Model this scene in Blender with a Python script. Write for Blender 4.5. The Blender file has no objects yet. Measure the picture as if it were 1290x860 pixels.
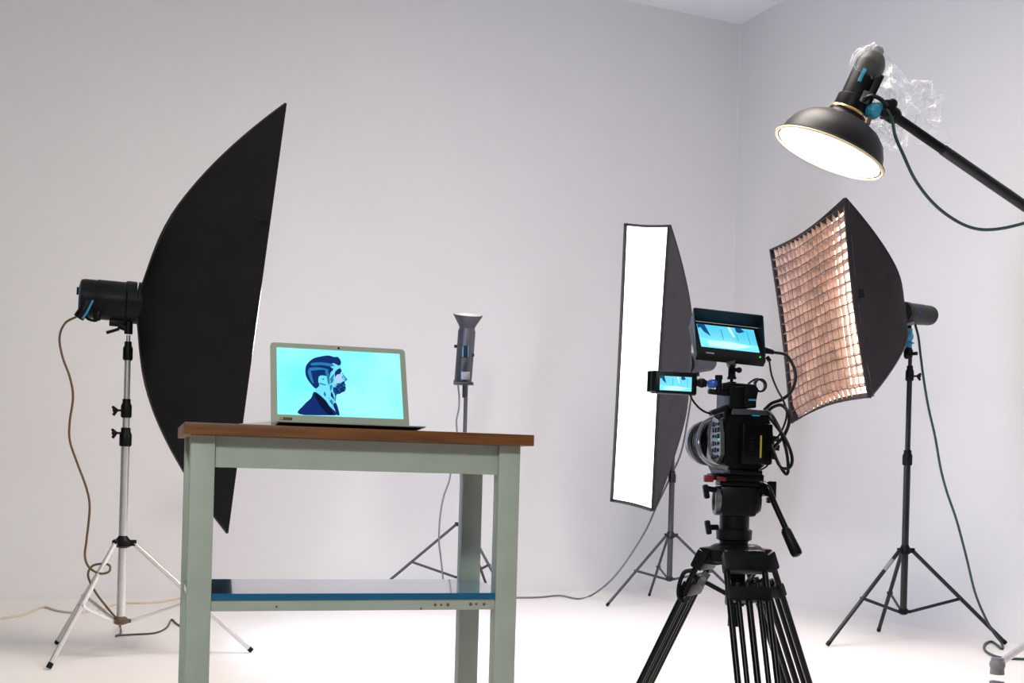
import bpy, bmesh, math, random
from mathutils import Vector, Matrix, noise
random.seed(4)
C = bpy.context.scene.collection
PI = math.pi
# ------------------------------------------------------------------ camera, world, light, exposure
F = 1530.0; PX = 645.0; PY = 599.4; ROLL = 0.027; CAMH = 0.80
cd = bpy.data.cameras.new('camera'); cam = bpy.data.objects.new('camera', cd); C.objects.link(cam)
cam.location = (0, 0, CAMH); cam.rotation_euler = (PI/2, -ROLL, 0)
cd.sensor_width = 36; cd.lens = F/1290*36; cd.shift_y = (PY-430)/1290; cd.clip_end = 60
bpy.context.scene.camera = cam
sc = bpy.context.scene
sc.view_settings.view_transform = 'Standard'; sc.view_settings.look = 'None'
sc.view_settings.exposure = 0.13; sc.view_settings.gamma = 1; sc.view_settings.use_curve_mapping = False
W = bpy.data.worlds.new('world'); sc.world = W; W.use_nodes = True
bg = W.node_tree.nodes['Background']; bg.inputs[0].default_value = (0.93, 0.90, 0.92, 1); bg.inputs[1].default_value = 0.02
def area(name, loc, target, sx, sy, power, col):
    l = bpy.data.lights.new(name, 'AREA'); l.shape = 'RECTANGLE'; l.size = sx; l.size_y = sy; l.energy = power; l.color = col
    o = bpy.data.objects.new(name, l); C.objects.link(o); o.location = loc
    o.rotation_euler = (Vector(target)-Vector(loc)).to_track_quat('-Z', 'Y').to_euler()
    return o
area('studio_lamp', (-0.7, -0.9, 3.3), (-0.2, 3.2, 0.7), 0.5, 0.5, 88, (0.90, 1.0, 0.92))
area('overhead_fill', (0.6, 4.8, 3.75), (0.6, 5.3, 0), 1.4, 1.4, 102, (1.0, 0.92, 0.81))  # added unseen fill, hung low so the wall tops stay darker
E_STRIP = 3.0; E_LEFT = 25; E_GRID = 3.5; E_DISH = 62; P_DISH = 0

def at(px, py, Y):
    dx = px-PX; dy = py-PY; c = math.cos(ROLL); s = math.sin(ROLL)
    u = c*dx+s*dy; v = -s*dx+c*dy
    return Vector((u/F*Y, Y, CAMH-v/F*Y))
def fl(px, py, z=0.0):
    dx = px-PX; dy = py-PY; c = math.cos(ROLL); s = math.sin(ROLL)
    v = -s*dx+c*dy
    return at(px, py, (CAMH-z)*F/v)

# ------------------------------------------------------------------ materials
MATS = {}
def mat(name, col, rough=0.5, metal=0.0, noise_amt=0.0, scale=20, emit=None, estr=0, coat=0.0, alpha=1.0, bump=0.0, sheen=0.0, spec=0.5, trans=0.0):
    m = bpy.data.materials.new(name); m.use_nodes = True
    nt = m.node_tree; b = nt.nodes['Principled BSDF']
    b.inputs['Base Color'].default_value = (*col, 1); b.inputs['Roughness'].default_value = rough
    b.inputs['Metallic'].default_value = metal; b.inputs['Coat Weight'].default_value = coat
    b.inputs['Alpha'].default_value = alpha; b.inputs['Sheen Weight'].default_value = sheen
    b.inputs['Specular IOR Level'].default_value = spec; b.inputs['Transmission Weight'].default_value = trans
    if emit:
        b.inputs['Emission Color'].default_value = (*emit, 1); b.inputs['Emission Strength'].default_value = estr
    if noise_amt or bump:
        tc = nt.nodes.new('ShaderNodeTexCoord'); n = nt.nodes.new('ShaderNodeTexNoise')
        n.inputs['Scale'].default_value = scale; n.inputs['Detail'].default_value = 4
        nt.links.new(tc.outputs['Object'], n.inputs['Vector'])
        if noise_amt:
            r = nt.nodes.new('ShaderNodeValToRGB')
            r.color_ramp.elements[0].color = (*[max(0, c*(1-noise_amt)) for c in col], 1); r.color_ramp.elements[0].position = 0.3
            r.color_ramp.elements[1].color = (*[min(1, c*(1+noise_amt)) for c in col], 1); r.color_ramp.elements[1].position = 0.7
            nt.links.new(n.outputs['Fac'], r.inputs[0]); nt.links.new(r.outputs[0], b.inputs['Base Color'])
        if bump:
            bp = nt.nodes.new('ShaderNodeBump'); bp.inputs['Strength'].default_value = bump; bp.inputs['Distance'].default_value = 0.01
            nt.links.new(n.outputs['Fac'], bp.inputs['Height']); nt.links.new(bp.outputs[0], b.inputs['Normal'])
    MATS[name] = m; return m
M_wall = mat('painted_wall', (0.775, 0.75, 0.765), 0.75, noise_amt=0.012, scale=1.2)
M_floor = mat('painted_floor', (0.82, 0.775, 0.765), 0.5, noise_amt=0.02, scale=0.8)
M_ceil = mat('ceiling_paint', (0.93, 0.93, 0.95), 0.8, noise_amt=0.01, scale=2)
M_black = mat('black_plastic', (0.0045, 0.0045, 0.0055), 0.42, noise_amt=0.2, scale=60, spec=0.16)
M_blackgloss = mat('black_gloss', (0.003, 0.003, 0.0035), 0.25, noise_amt=0.1, scale=60, spec=0.2)
M_fabric = mat('softbox_fabric', (0.0045, 0.0036, 0.0045), 0.7, noise_amt=0.25, scale=9, sheen=0.0, bump=0.1, spec=0.2)
M_fabric2 = mat('softbox_fabric_grey', (0.042, 0.036, 0.048), 0.85, noise_amt=0.15, scale=9, sheen=0.1, bump=0.15, spec=0.2)
M_fabric3 = mat('softbox_fabric_dark_grey', (0.016, 0.013, 0.018), 0.8, noise_amt=0.25, scale=7, bump=0.25, spec=0.2)
M_piping = mat('fabric_piping', (0.016, 0.014, 0.016), 0.7, noise_amt=0.1)
M_alu = mat('brushed_aluminium', (0.72, 0.70, 0.69), 0.32, 0.75, noise_amt=0.05, scale=40)
M_stand = mat('black_metal_tube', (0.010, 0.011, 0.014), 0.35, 0.2, noise_amt=0.1, scale=40)
M_standgrey = mat('dark_grey_metal_tube', (0.06, 0.06, 0.075), 0.4, 0.3, noise_amt=0.1, scale=40)
M_blue = mat('cyan_plastic', (0.03, 0.27, 0.45), 0.35, noise_amt=0.1)
M_deepblue = mat('deep_blue_plastic', (0.015, 0.09, 0.42), 0.3, noise_amt=0.1)
M_brown = mat('brown_joint', (0.10, 0.06, 0.03), 0.6, noise_amt=0.3)
M_orange = mat('orange_cable', (0.13, 0.06, 0.03), 0.5, noise_amt=0.1)
M_green = mat('dark_green_cable', (0.02, 0.05, 0.045), 0.45, noise_amt=0.1)
M_cable = mat('black_cable', (0.005, 0.005, 0.006), 0.4, noise_amt=0.1, spec=0.25)
M_greycable = mat('grey_cable', (0.16, 0.16, 0.17), 0.5, noise_amt=0.1)
M_beige = mat('beige_cable', (0.62, 0.52, 0.42), 0.5, noise_amt=0.08)
M_paint = mat('sage_painted_wood', (0.385, 0.415, 0.365), 0.5, noise_amt=0.05, scale=14)
M_white = mat('white_plastic', (0.8, 0.79, 0.78), 0.4, noise_amt=0.02)
M_paper = mat('white_paper', (0.86, 0.82, 0.86), 0.6, noise_amt=0.02)
M_lid = mat('laptop_metal', (0.34, 0.36, 0.30), 0.4, 0.3, noise_amt=0.03)
M_lapdark = mat('laptop_underside', (0.035, 0.015, 0.008), 0.55, noise_amt=0.1)
M_sticker = mat('dark_sticker', (0.06, 0.045, 0.01), 0.4, noise_amt=0.2)
M_yellow = mat('yellow_print', (0.5, 0.32, 0.06), 0.5, noise_amt=0.1)
M_rust = mat('rust_stain', (0.22, 0.09, 0.02), 0.8, noise_amt=0.3, scale=200)
M_film = mat('blue_protective_film', (0.0, 0.13, 0.30), 0.13, 0.35, noise_amt=0.06, scale=6, coat=0.8)
M_red = mat('red_lever', (0.16, 0.004, 0.01), 0.4, noise_amt=0.1)
M_camgrey = mat('camera_grey', (0.09, 0.088, 0.095), 0.38, 0.2, noise_amt=0.1)
M_silver = mat('silver_ring', (0.17, 0.16, 0.18), 0.35, 0.5, noise_amt=0.05)
M_dishout = mat('dish_black_enamel', (0.007, 0.006, 0.009), 0.45, noise_amt=0.06, scale=30, spec=0.3)
M_dishin = mat('dish_white_enamel', (0.9, 0.88, 0.8), 0.5, noise_amt=0.02)
M_brass = mat('brass_ring', (0.9, 0.55, 0.25), 0.25, 0.9, noise_amt=0.05)
M_gridcloth = mat('grid_cloth', (0.36, 0.235, 0.20), 0.7, noise_amt=0.35, scale=11)
M_hem = mat('grid_hem_cloth', (0.07, 0.045, 0.04), 0.8, noise_amt=0.2)
M_label = mat('silver_label', (0.3, 0.3, 0.32), 0.35, 0.3, noise_amt=0.1)
M_cream = mat('cream_label', (0.8, 0.66, 0.52), 0.5, noise_amt=0.04)
def em(name, col, st): return mat(name, (0.0, 0.0, 0.0), 0.5, emit=col, estr=st, spec=0.05)
M_estrip = em('lit_diffuser_strip', (0.95, 0.985, 1.0), E_STRIP)
M_eleft = em('lit_diffuser_left', (0.60, 0.73, 1.0), E_LEFT)
M_egrid = em('lit_diffuser_grid', (1.0, 0.83, 0.66), E_GRID)
M_edish = em('lit_dish_bulb', (1.0, 0.91, 0.88), E_DISH)
M_sky = None
def bagmat():
    m = mat('clear_plastic_film', (0.92, 0.92, 0.94), 0.15, spec=0.8); nt = m.node_tree; b = nt.nodes['Principled BSDF']
    tc = nt.nodes.new('ShaderNodeTexCoord'); n = nt.nodes.new('ShaderNodeTexNoise'); n.inputs['Scale'].default_value = 8; n.inputs['Detail'].default_value = 2; n.inputs['Distortion'].default_value = 1.2
    mt = nt.nodes.new('ShaderNodeMath'); mt.operation = 'SUBTRACT'; mt.inputs[1].default_value = 0.5
    ab = nt.nodes.new('ShaderNodeMath'); ab.operation = 'ABSOLUTE'
    r = nt.nodes.new('ShaderNodeValToRGB'); r.color_ramp.elements[0].position = 0.0; r.color_ramp.elements[0].color = (.5, .5, .5, 1); r.color_ramp.elements[1].position = 0.03; r.color_ramp.elements[1].color = (.07, .07, .07, 1)
    nt.links.new(tc.outputs['Object'], n.inputs[0]); nt.links.new(n.outputs[0], mt.inputs[0]); nt.links.new(mt.outputs[0], ab.inputs[0]); nt.links.new(ab.outputs[0], r.inputs[0]); nt.links.new(r.outputs[0], b.inputs['Alpha'])
    return m
M_bag = bagmat()
M_led = em('green_led', (0.05, 1.0, 0.15), 1.2)
# wood
def wood():
    m = bpy.data.materials.new('oiled_oak'); m.use_nodes = True; nt = m.node_tree; b = nt.nodes['Principled BSDF']
    tc = nt.nodes.new('ShaderNodeTexCoord'); mp = nt.nodes.new('ShaderNodeMapping'); mp.inputs['Scale'].default_value = (1.6, 22, 22)
    n = nt.nodes.new('ShaderNodeTexNoise'); n.inputs['Scale'].default_value = 3.2; n.inputs['Detail'].default_value = 7; n.inputs['Distortion'].default_value = 0.6
    r = nt.nodes.new('ShaderNodeValToRGB'); r.color_ramp.elements[0].color = (0.085, 0.024, 0.004, 1); r.color_ramp.elements[0].position = 0.25
    r.color_ramp.elements[1].color = (0.235, 0.078, 0.014, 1); r.color_ramp.elements[1].position = 0.8
    nt.links.new(tc.outputs['Object'], mp.inputs[0]); nt.links.new(mp.outputs[0], n.inputs[0]); nt.links.new(n.outputs[0], r.inputs[0]); nt.links.new(r.outputs[0], b.inputs[0])
    b.inputs['Roughness'].default_value = 0.5
    return m
M_wood = wood()

# ------------------------------------------------------------------ mesh helpers
def basis_from(d, up=Vector((0, 0, 1))):
    d = d.normalized()
    if abs(d.dot(up)) > 0.97: up = Vector((1, 0, 0))
    a = d.cross(up).normalized(); b = a.cross(d).normalized()
    return a, b, d
class MB:
    def __init__(s): s.v = []; s.f = []
    def add(s, vs, fs):
        k = len(s.v); s.v += [Vector(v) for v in vs]; s.f += [[i+k for i in f] for f in fs]; return s
    def box(s, c, size, R=None, bev=0.0):
        """box centred at c; R = 3 axis vectors; bev = chamfer"""
        c = Vector(c); R = R or (Vector((1, 0, 0)), Vector((0, 1, 0)), Vector((0, 0, 1)))
        bm = bmesh.new(); bmesh.ops.create_cube(bm, size=1)
        for v in bm.verts: v.co = Vector((v.co.x*size[0], v.co.y*size[1], v.co.z*size[2]))
        if bev > 0: bmesh.ops.bevel(bm, geom=bm.edges[:], offset=min(bev, min(size)*0.45), segments=2, affect='EDGES', profile=0.6)
        bm.verts.index_update()
        vs = [c+R[0]*v.co.x+R[1]*v.co.y+R[2]*v.co.z for v in bm.verts]
        fs = [[v.index for v in f.verts] for f in bm.faces]; bm.free()
        return s.add(vs, fs)
    def rings(s, rings, cap=True, closed=False):
        n = len(rings[0]); vs = [p for r in rings for p in r]; fs = []
        m = len(rings)
        for i in range(m if closed else m-1):
            for j in range(n):
                a = i*n+j; b = i*n+(j+1) % n; c2 = ((i+1) % m)*n+(j+1) % n; d = ((i+1) % m)*n+j
                fs.append([a, b, c2, d])
        if cap and not closed:
            fs.append(list(range(n))[::-1]); fs.append([(m-1)*n+j for j in range(n)])
        return s.add(vs, fs)
    def cyl(s, p0, p1, r0, r1=None, n=20):
        r1 = r0 if r1 is None else r1; p0 = Vector(p0); p1 = Vector(p1)
        a, b, d = basis_from(p1-p0)
        R = [[p+(a*math.cos(t)+b*math.sin(t))*r for t in [2*PI*k/n for k in range(n)]] for p, r in ((p0, r0), (p1, r1))]
        return s.rings(R)
    def lathe(s, p0, d, prof, n=32, cap=True, closed=False, a0=0, a1=2*PI):
        """prof = [(radius, distance along d)]"""
        p0 = Vector(p0); a, b, d = basis_from(Vector(d))
        R = [[p0+d*h+(a*math.cos(t)+b*math.sin(t))*max(r, 1e-5) for t in [2*PI*k/n for k in range(n)]] for r, h in prof]
        return s.rings(R, cap, closed)
    def tube(s, pts, r, n=8, smooth=True, sub=6):
        pts = [Vector(p) for p in pts]
        if smooth and len(pts) > 2:
            q = []
            P = [pts[0]*2-pts[1]]+pts+[pts[-1]*2-pts[-2]]
            for i in range(1, len(P)-2):
                for k in range(sub):
                    t = k/sub; p0, p1, p2, p3 = P[i-1:i+3]
                    q.append(0.5*((2*p1)+(p2-p0)*t+(2*p0-5*p1+4*p2-p3)*t*t+(3*p1-p0-3*p2+p3)*t**3))
            q.append(pts[-1]); pts = q
        up = Vector((0, 0, 1)); R = []; prev = None
        for i, p in enumerate(pts):
            d = (pts[min(i+1, len(pts)-1)]-pts[max(i-1, 0)]).normalized()
            if prev is None: a = basis_from(d)[0]; b = d.cross(a)
            else:
                a = prev-d*prev.dot(d)
                a = a.normalized() if a.length > 1e-6 else basis_from(d)[0]
                b = d.cross(a)
            prev = a
            R.append([p+(a*math.cos(2*PI*k/n)+b*math.sin(2*PI*k/n))*r for k in range(n)])
        return s.rings(R)
    def sphere(s, c, r, sx=1, sy=1, sz=1, n=16, m=10):
        c = Vector(c)
        R = [[c+Vector((sx*r*math.sin(PI*i/m)*math.cos(2*PI*k/n), sy*r*math.sin(PI*i/m)*math.sin(2*PI*k/n), -sz*r*math.cos(PI*i/m))) for k in range(n)] for i in range(1, m)]
        R = [[c+Vector((0, 0, -sz*r))+(p-c)*1e-4 for p in R[0]]]+R+[[c+Vector((0, 0, sz*r))+(p-c)*1e-4 for p in R[-1]]]
        return s.rings(R)
    def prism(s, pts, vec):
        """closed polygon (3-D points) extruded by vec"""
        n = len(pts); vec = Vector(vec); pts = [Vector(p) for p in pts]
        vs = pts+[p+vec for p in pts]
        fs = [list(range(n))[::-1], [n+k for k in range(n)]]+[[k, (k+1) % n, n+(k+1) % n, n+k] for k in range(n)]
        return s.add(vs, fs)
    def build(s, name, m, parent=None, sharp=35, origin=None, flat=False):
        off = Vector((0, 0, 0))
        p = parent
        while p is not None: off = off+Vector(p.location); p = p.parent
        org = Vector(origin) if origin is not None else Vector((0, 0, 0))
        me = bpy.data.meshes.new(name)
        me.from_pydata([v-off-org for v in s.v], [], s.f)
        bm = bmesh.new(); bm.from_mesh(me); bmesh.ops.recalc_face_normals(bm, faces=bm.faces[:]); bm.to_mesh(me); bm.free()
        if not flat:
            me.polygons.foreach_set('use_smooth', [True]*len(me.polygons)); me.set_sharp_from_angle(angle=math.radians(sharp))
        me.materials.append(m); me.update()
        o = bpy.data.objects.new(name, me); C.objects.link(o)
        o.location = org
        if parent: o.parent = parent
        return o
def thing(name, label, cat, loc, group=None):
    o = bpy.data.objects.new(name, None); C.objects.link(o); o.location = Vector(loc); o.empty_display_size = 0.05
    o['label'] = label; o['category'] = cat
    if group: o['group'] = group
    return o
def tag(o, label, cat, group=None):
    o['label'] = label; o['category'] = cat
    if group: o['group'] = group
    return o
def single(mb, name, m, label, cat, org, group=None, **k):
    return tag(mb.build(name, m, origin=org, **k), label, cat, group)

# ------------------------------------------------------------------ room: curved studio cyclorama
CX, CY, CZ = 1.78, 10.0, 4.565
d1 = Vector((-math.cos(math.radians(24)), -math.sin(math.radians(24)), 0))   # along the back wall, towards the left
d2 = Vector((math.sin(math.radians(24)), -math.cos(math.radians(24)), 0))    # along the right wall, towards the viewer
RF = 0.75
def footprint(off, rv, n_line=40, n_arc=12, L1=13.0, L2=12.0):
    """points of the wall's foot line moved inward by off with corner radius rv: left part, right part"""
    c = Vector((CX, CY, 0))+(d1+d2)*off        # perpendicular room corner
    a = c+d1*rv; b = c+d2*rv; o = c+(d1+d2)*rv
    left = [a+d1*((L1-rv)*k/n_line) for k in range(n_line, 0, -1)]
    arc = [o-(d2*math.cos(t)+d1*math.sin(t))*rv for t in [PI/2*k/(2*n_arc) for k in range(2*n_arc+1)]]
    right = [b+d2*((L2-rv)*k/n_line) for k in range(1, n_line+1)]
    return left+arc[:n_arc+1], arc[n_arc:]+right
levels = []
for k in range(0, 15):
    t = PI/2*k/14; levels.append((RF*(1-math.sin(t)), RF*(1-math.cos(t))))   # (offset inward, z)
for k in range(1, 21): levels.append((0.0, RF+(CZ-RF)*k/20))
for side, name in ((0, 'wall_back'), (1, 'wall_right')):
    R = []
    for off, z in levels:
        rv = 0.012
        R.append([p+Vector((0, 0, z)) for p in footprint(off, rv)[side]])
    n = len(R[0]); mb = MB()
    mb.add([p for r in R for p in r], [[i*n+j, i*n+j+1, (i+1)*n+j+1, (i+1)*n+j] for i in range(len(R)-1) for j in range(n-1)])
    # outer skin so the wall has thickness
    A = R[0]; out = [p+(-(d1+d2))*0.9 for p in (R[0][0], R[0][-1], R[-1][-1], R[-1][0])]
    mb.build(name, M_wall, sharp=60)['kind'] = 'structure'
    for p in out: p.z = p.z
l, r = footprint(RF, 0.012)
poly = l+r[1:]
mb = MB(); n = len(poly)
mb.prism([Vector((p.x, p.y, 0)) for p in poly]+[poly[-1]+Vector((-3, -3, 0)), poly[0]+Vector((2, -6, 0))], (0, 0, -0.12))
mb.build('floor', M_floor)['kind'] = 'structure'
l, r = footprint(-0.02, 0.011)
poly = [l[0], r[0], r[-1]]
mb = MB(); mb.prism([poly[0]+Vector((0, 0, CZ)), poly[1]+Vector((0, 0, CZ)), poly[2]+Vector((0, 0, CZ)), poly[2]+d1*13+Vector((0, 0, CZ))], (0, 0, 0.12))
mb.build('ceiling', M_ceil)['kind'] = 'structure'

# ------------------------------------------------------------------ table
FLc = Vector((-0.7395, 2.7892, 0)); TH = 0.3004
te = Vector((math.cos(TH), math.sin(TH), 0)); td = Vector((-math.sin(TH), math.cos(TH), 0)); tz = Vector((0, 0, 1))
TR = (te, td, tz); TW, TD, LW, LD = 0.795, 0.383, 0.055, 0.045
ZT, ZB, ZAP, ZS, ZSR, ZSB = 0.903, 0.875, 0.802, 0.5095, 0.494, 0.468
def T(a, b, z): return FLc+te*a+td*b+tz*z
tb = thing('side_table', 'sage painted side table with oiled wooden top and blue lower shelf', 'table', T(TW/2, TD/2, 0))
TOPO = T(TW/2, TD/2, (ZT+ZB)/2)
def tbox(name, a0, a1, b0, b1, z0, z1, m, bev=0.002, parent=tb):
    o = MB().box((0, 0, 0), (a1-a0, b1-b0, z1-z0), None, bev)
    ob = o.build(name, m)
    ob.parent = parent; off = Vector(parent.location); pp = parent.parent
    c = T((a0+a1)/2, (b0+b1)/2, (z0+z1)/2)
    ob.location = c-off-(Vector(pp.location) if pp else Vector()); ob.rotation_euler = (0, 0, TH); return ob
tbox('tabletop', -0.0165, TW+0.0255, -0.030, TD+0.030, ZB, ZT, M_wood, 0.003)
for a in (0, TW-LW):
    for b in (0, TD-LD): tbox('leg', a, a+LW, b, b+LD, 0, ZB, M_paint, 0.0025)
tbox('apron', LW, TW-LW, 0.010, 0.030, ZAP, ZB, M_paint)
tbox('apron', LW, TW-LW, TD-0.028, TD-0.010, ZAP, ZB, M_paint)
tbox('apron', 0.010, 0.028, LD, TD-LD, ZAP, ZB, M_paint)
tbox('apron', TW-0.028, TW-0.010, LD, TD-LD, ZAP, ZB, M_paint)
sr = tbox('shelf_rail', LW, TW-LW, 0.004, 0.024, ZSB, ZSR, M_paint)
tbox('shelf_rail', LW, TW-LW, TD-0.024, TD-0.004, ZSB, ZSR, M_paint)
tbox('shelf_rail', 0.006, 0.024, LD, TD-LD, ZSB, ZSR, M_paint)
tbox('shelf_rail', TW-0.024, TW-0.006, LD, TD-LD, ZSB, ZSR, M_paint)
e = 0.001
pl = [(LW+e, 0.001), (TW-LW-e, 0.001), (TW-LW-e, LD+e), (TW-0.004, LD+e), (TW-0.004, TD-LD-e), (TW-LW-e, TD-LD-e), (TW-LW-e, TD-0.001), (LW+e, TD-0.001), (LW+e, TD-LD-e), (0.004, TD-LD-e), (0.004, LD+e), (LW+e, LD+e)]
sh = MB().prism([T(a, b, ZSR) for a, b in pl], (0, 0, ZS-ZSR)).build('shelf', M_film, tb)
sh['label'] = 'glossy blue film covered shelf board'
# rusty screw stains on the shelf's front rail
for a, z, r_ in ((0.205, 0.478, .0022), (0.588, 0.4805, .0030), (0.603, 0.4805, .0024), (0.620, 0.4805, .0032), (0.678, 0.4815, .0034), (0.692, 0.482, .0026), (0.712, 0.4815, .0030), (0.553, 0.4715, .0022)):
    MB().lathe(T(a, 0.0042, z), -td, [(r_*1.4, 0), (r_*1.3, 0.0005), (r_*0.4, 0.0007)], 10).build('rust_stain', M_rust, tb)

# ------------------------------------------------------------------ laptop
zl = ZT+0.0020; zfr = ZT+0.0075
A = at(351, 531.6, (zfr-CAMH)*F/60.0); A.z = zl
B = at(536.5, 538.4, (zfr-CAMH)*F/58.5); B.z = zl
q_ = math.radians(4.0); v_ = B-A; B = A+Vector((v_.x*math.cos(q_)-v_.y*math.sin(q_), v_.x*math.sin(q_)+v_.y*math.cos(q_), 0))*1.012
lw_ = (B-A); LWID = lw_.length; le = lw_.normalized(); ld_ = Vector((-le.y, le.x, 0))
lap = thing('laptop', 'open silver laptop on the wooden table top showing a man in profile', 'laptop', (A+B)/2+ld_*0.12)
lap.location.z = ZT
LDEP = 0.205
def LP(a, b, z): return A+le*a+ld_*b+tz*z
wedge = [(0.0, 0.0062), (0.0, 0.0085), (LDEP, 0.0110), (LDEP, 0.0012), (LDEP*0.5, 0.0016)]
MB().prism([LP(0, b_, z_) for b_, z_ in wedge], le*LWID).build('base', M_lid, lap)
MB().prism([LP(0.0015, b_, z_) for b_, z_ in [(0.0005, 0.0054), (0.0005, 0.0066), (LDEP-0.001, 0.0020), (LDEP-0.001, 0.0004), (LDEP*0.5, 0.0008)]], le*(LWID-0.003)).build('underside', M_lapdark, lap)
kb = MB()
for i in range(14):
    for j in range(5): kb.box(LP(0.02+(LWID-0.04)*(i+.5)/14, 0.085+0.02*j, 0.0104), ((LWID-0.04)/14-0.003, 0.017, 0.0022), (le, ld_, tz), 0.0005)
kb.build('keyboard', M_black, lap)
MB().box(LP(LWID/2, 0.042, 0.0094), (0.10, 0.065, 0.0010), (le, ld_, tz), 0.0003).build('touchpad', M_lid, lap)
for a in (0.03, LWID-0.03):
    for b in (0.125, LDEP-0.02): MB().cyl(LP(a, b, -0.0018), LP(a, b, 0.0015), 0.007).build('rubber_foot', M_black, lap)
# the lid, leaning back; its plane
HB = LP(0, LDEP-0.006, 0.009); LIDH = 0.231; lean = math.radians(24)
lh = (tz*math.cos(lean)+ld_*math.sin(lean)); ln = (tz*math.sin(lean)-ld_*math.cos(lean))
def LL(a, h, o=0.0): return HB+le*a+lh*h+ln*o
pts = []
def rrect(w, h, r, n=5):
    o = []
    for cx, cy, a0 in ((w-r, h-r, 0), (r, h-r, 90), (r, r, 180), (w-r, r, 270)):
        for k in range(n+1):
            t = math.radians(a0+90*k/n); o.append((cx+r*math.cos(t), cy+r*math.sin(t)))
    return o
lid = MB().prism([LL(x, y, 0) for x, y in rrect(LWID, LIDH, 0.010)], -ln*0.006).build('lid', M_lid, lap)
SX0, SX1, SY0, SY1 = 0.0155, LWID-0.0145, 0.026, LIDH-0.0145
def screen(x0, x1, y0, y1, o, name, m, par, P):
    return MB().prism([P(x0, y0, o), P(x1, y0, o), P(x1, y1, o), P(x0, y1, o)], (P(0, 0, 0.0006)-P(0, 0, 0))).build(name, m, par, flat=True)
def grad_screen(name, c0, c1, st):
    m = mat(name, (0.0, 0.0, 0.0), 0.3, emit=c0, estr=st, spec=0.1); nt = m.node_tree; b = nt.nodes['Principled BSDF']
    tc = nt.nodes.new('ShaderNodeTexCoord'); sp = nt.nodes.new('ShaderNodeTexNoise'); sp.inputs['Scale'].default_value = 7
    r = nt.nodes.new('ShaderNodeValToRGB'); r.color_ramp.elements[0].color = (*c0, 1); r.color_ramp.elements[1].color = (*c1, 1)
    r.color_ramp.elements[0].position = 0.35; r.color_ramp.elements[1].position = 0.65
    nt.links.new(tc.outputs['Object'], sp.inputs[0]); nt.links.new(sp.outputs[0], r.inputs[0]); nt.links.new(r.outputs[0], b.inputs['Emission Color'])
    return m
M_scr = grad_screen('screen_cyan', (0.19, 0.90, 0.98), (0.35, 0.99, 1.0), 1.0)
scr = screen(SX0, SX1, SY0, SY1, 0.0003, 'screen', M_scr, lap, LL)
# picture on the screen, in the photo's zoom coordinates (x 0..946, y 0..860 ; screen corners mapped)
sw = SX1-SX0; shh = SY1-SY0
def SP(px, py, o=0.0012):
    # pixel in the photograph's frame -> fraction of the screen quad
    TL, TRr, BL = (348.0, 441.0), (507.0, 449.5), (350.0, 522.5)
    BR = (509.5, 527.8)
    u, v = 0.5, 0.5
    for _ in range(12):
        x = (1-u)*(1-v)*TL[0]+u*(1-v)*TRr[0]+u*v*BR[0]+(1-u)*v*BL[0]; y = (1-u)*(1-v)*TL[1]+u*(1-v)*TRr[1]+u*v*BR[1]+(1-u)*v*BL[1]
        u += (px-x)/160; v += (py-y)/80
    return LL(SX0+u*sw, SY1-v*shh, o)
def smooth2(L, k=5):
    n = len(L); o = []
    for i in range(n):
        p0, p1, p2, p3 = L[i-1], L[i], L[(i+1) % n], L[(i+2) % n]
        for q in range(k):
            t = q/k; o.append(tuple(0.5*((2*p1[c])+(p2[c]-p0[c])*t+(2*p0[c]-5*p1[c]+4*p2[c]-p3[c])*t*t+(3*p1[c]-p0[c]-3*p2[c]+p3[c])*t**3) for c in (0, 1)))
    return o
def zp(L, o): return [SP(370+x/8.6, 430+min(y, 806)/8.6, o) for x, y in (smooth2(L) if len(L) > 4 else L)]
def pic(name, polys, m, o):
    for L in polys: MB().prism(zp(L, o), ln*0.0002).build(name, m, scr, flat=True)
M_navy = em('screen_navy', (0.004, 0.025, 0.15), 1.0); M_mid = em('screen_mid_blue', (0.02, 0.20, 0.42), 1.0)
M_lt = em('screen_light_blue', (0.17, 0.74, 0.88), 1.0); M_blk = em('screen_black_blue', (0.001, 0.006, 0.035), 1.0); M_lav = em('screen_lavender', (0.45, 0.62, 0.92), 1.0)
pic('portrait_face', [[(270, 380), (330, 270), (490, 265), (520, 340), (515, 375), (580, 430), (560, 450), (565, 520), (545, 560), (460, 600), (440, 700), (480, 790), (430, 790), (330, 640), (235, 560)]], M_lt, 0.0010)
pic('portrait_features', [[(455, 352), (500, 325), (522, 345), (515, 352), (490, 348), (462, 372)], [(470, 372), (505, 362), (512, 376), (480, 388)], [(518, 352), (545, 392), (582, 432), (572, 440), (540, 402)], [(548, 436), (578, 432), (574, 452), (552, 450)], [(395, 430), (420, 395), (440, 380), (430, 420), (405, 455)], [(372, 420), (392, 440), (386, 500), (370, 470)], [(440, 640), (452, 600), (462, 602), (446, 690)]], M_mid, 0.0013)
pic('portrait_hair', [[(235, 530), (190, 490), (145, 430), (125, 370), (130, 300), (165, 250), (215, 215), (290, 195), (375, 185), (440, 200), (480, 200), (510, 235), (515, 270), (490, 290), (430, 265), (400, 300), (430, 330), (400, 365), (385, 420), (350, 400), (300, 395), (270, 410), (265, 460), (275, 500)]], M_navy, 0.0013)
pic('portrait_hair_streak', [[(190, 265), (300, 258), (400, 272), (440, 290), (410, 300), (300, 285), (200, 290)], [(165, 320), (250, 310), (350, 325), (380, 345), (300, 335), (180, 345)], [(150, 350), (180, 345), (200, 420), (215, 480), (180, 440)], [(340, 350), (365, 345), (385, 400), (370, 480), (360, 420)]], M_mid, 0.0016)
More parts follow.
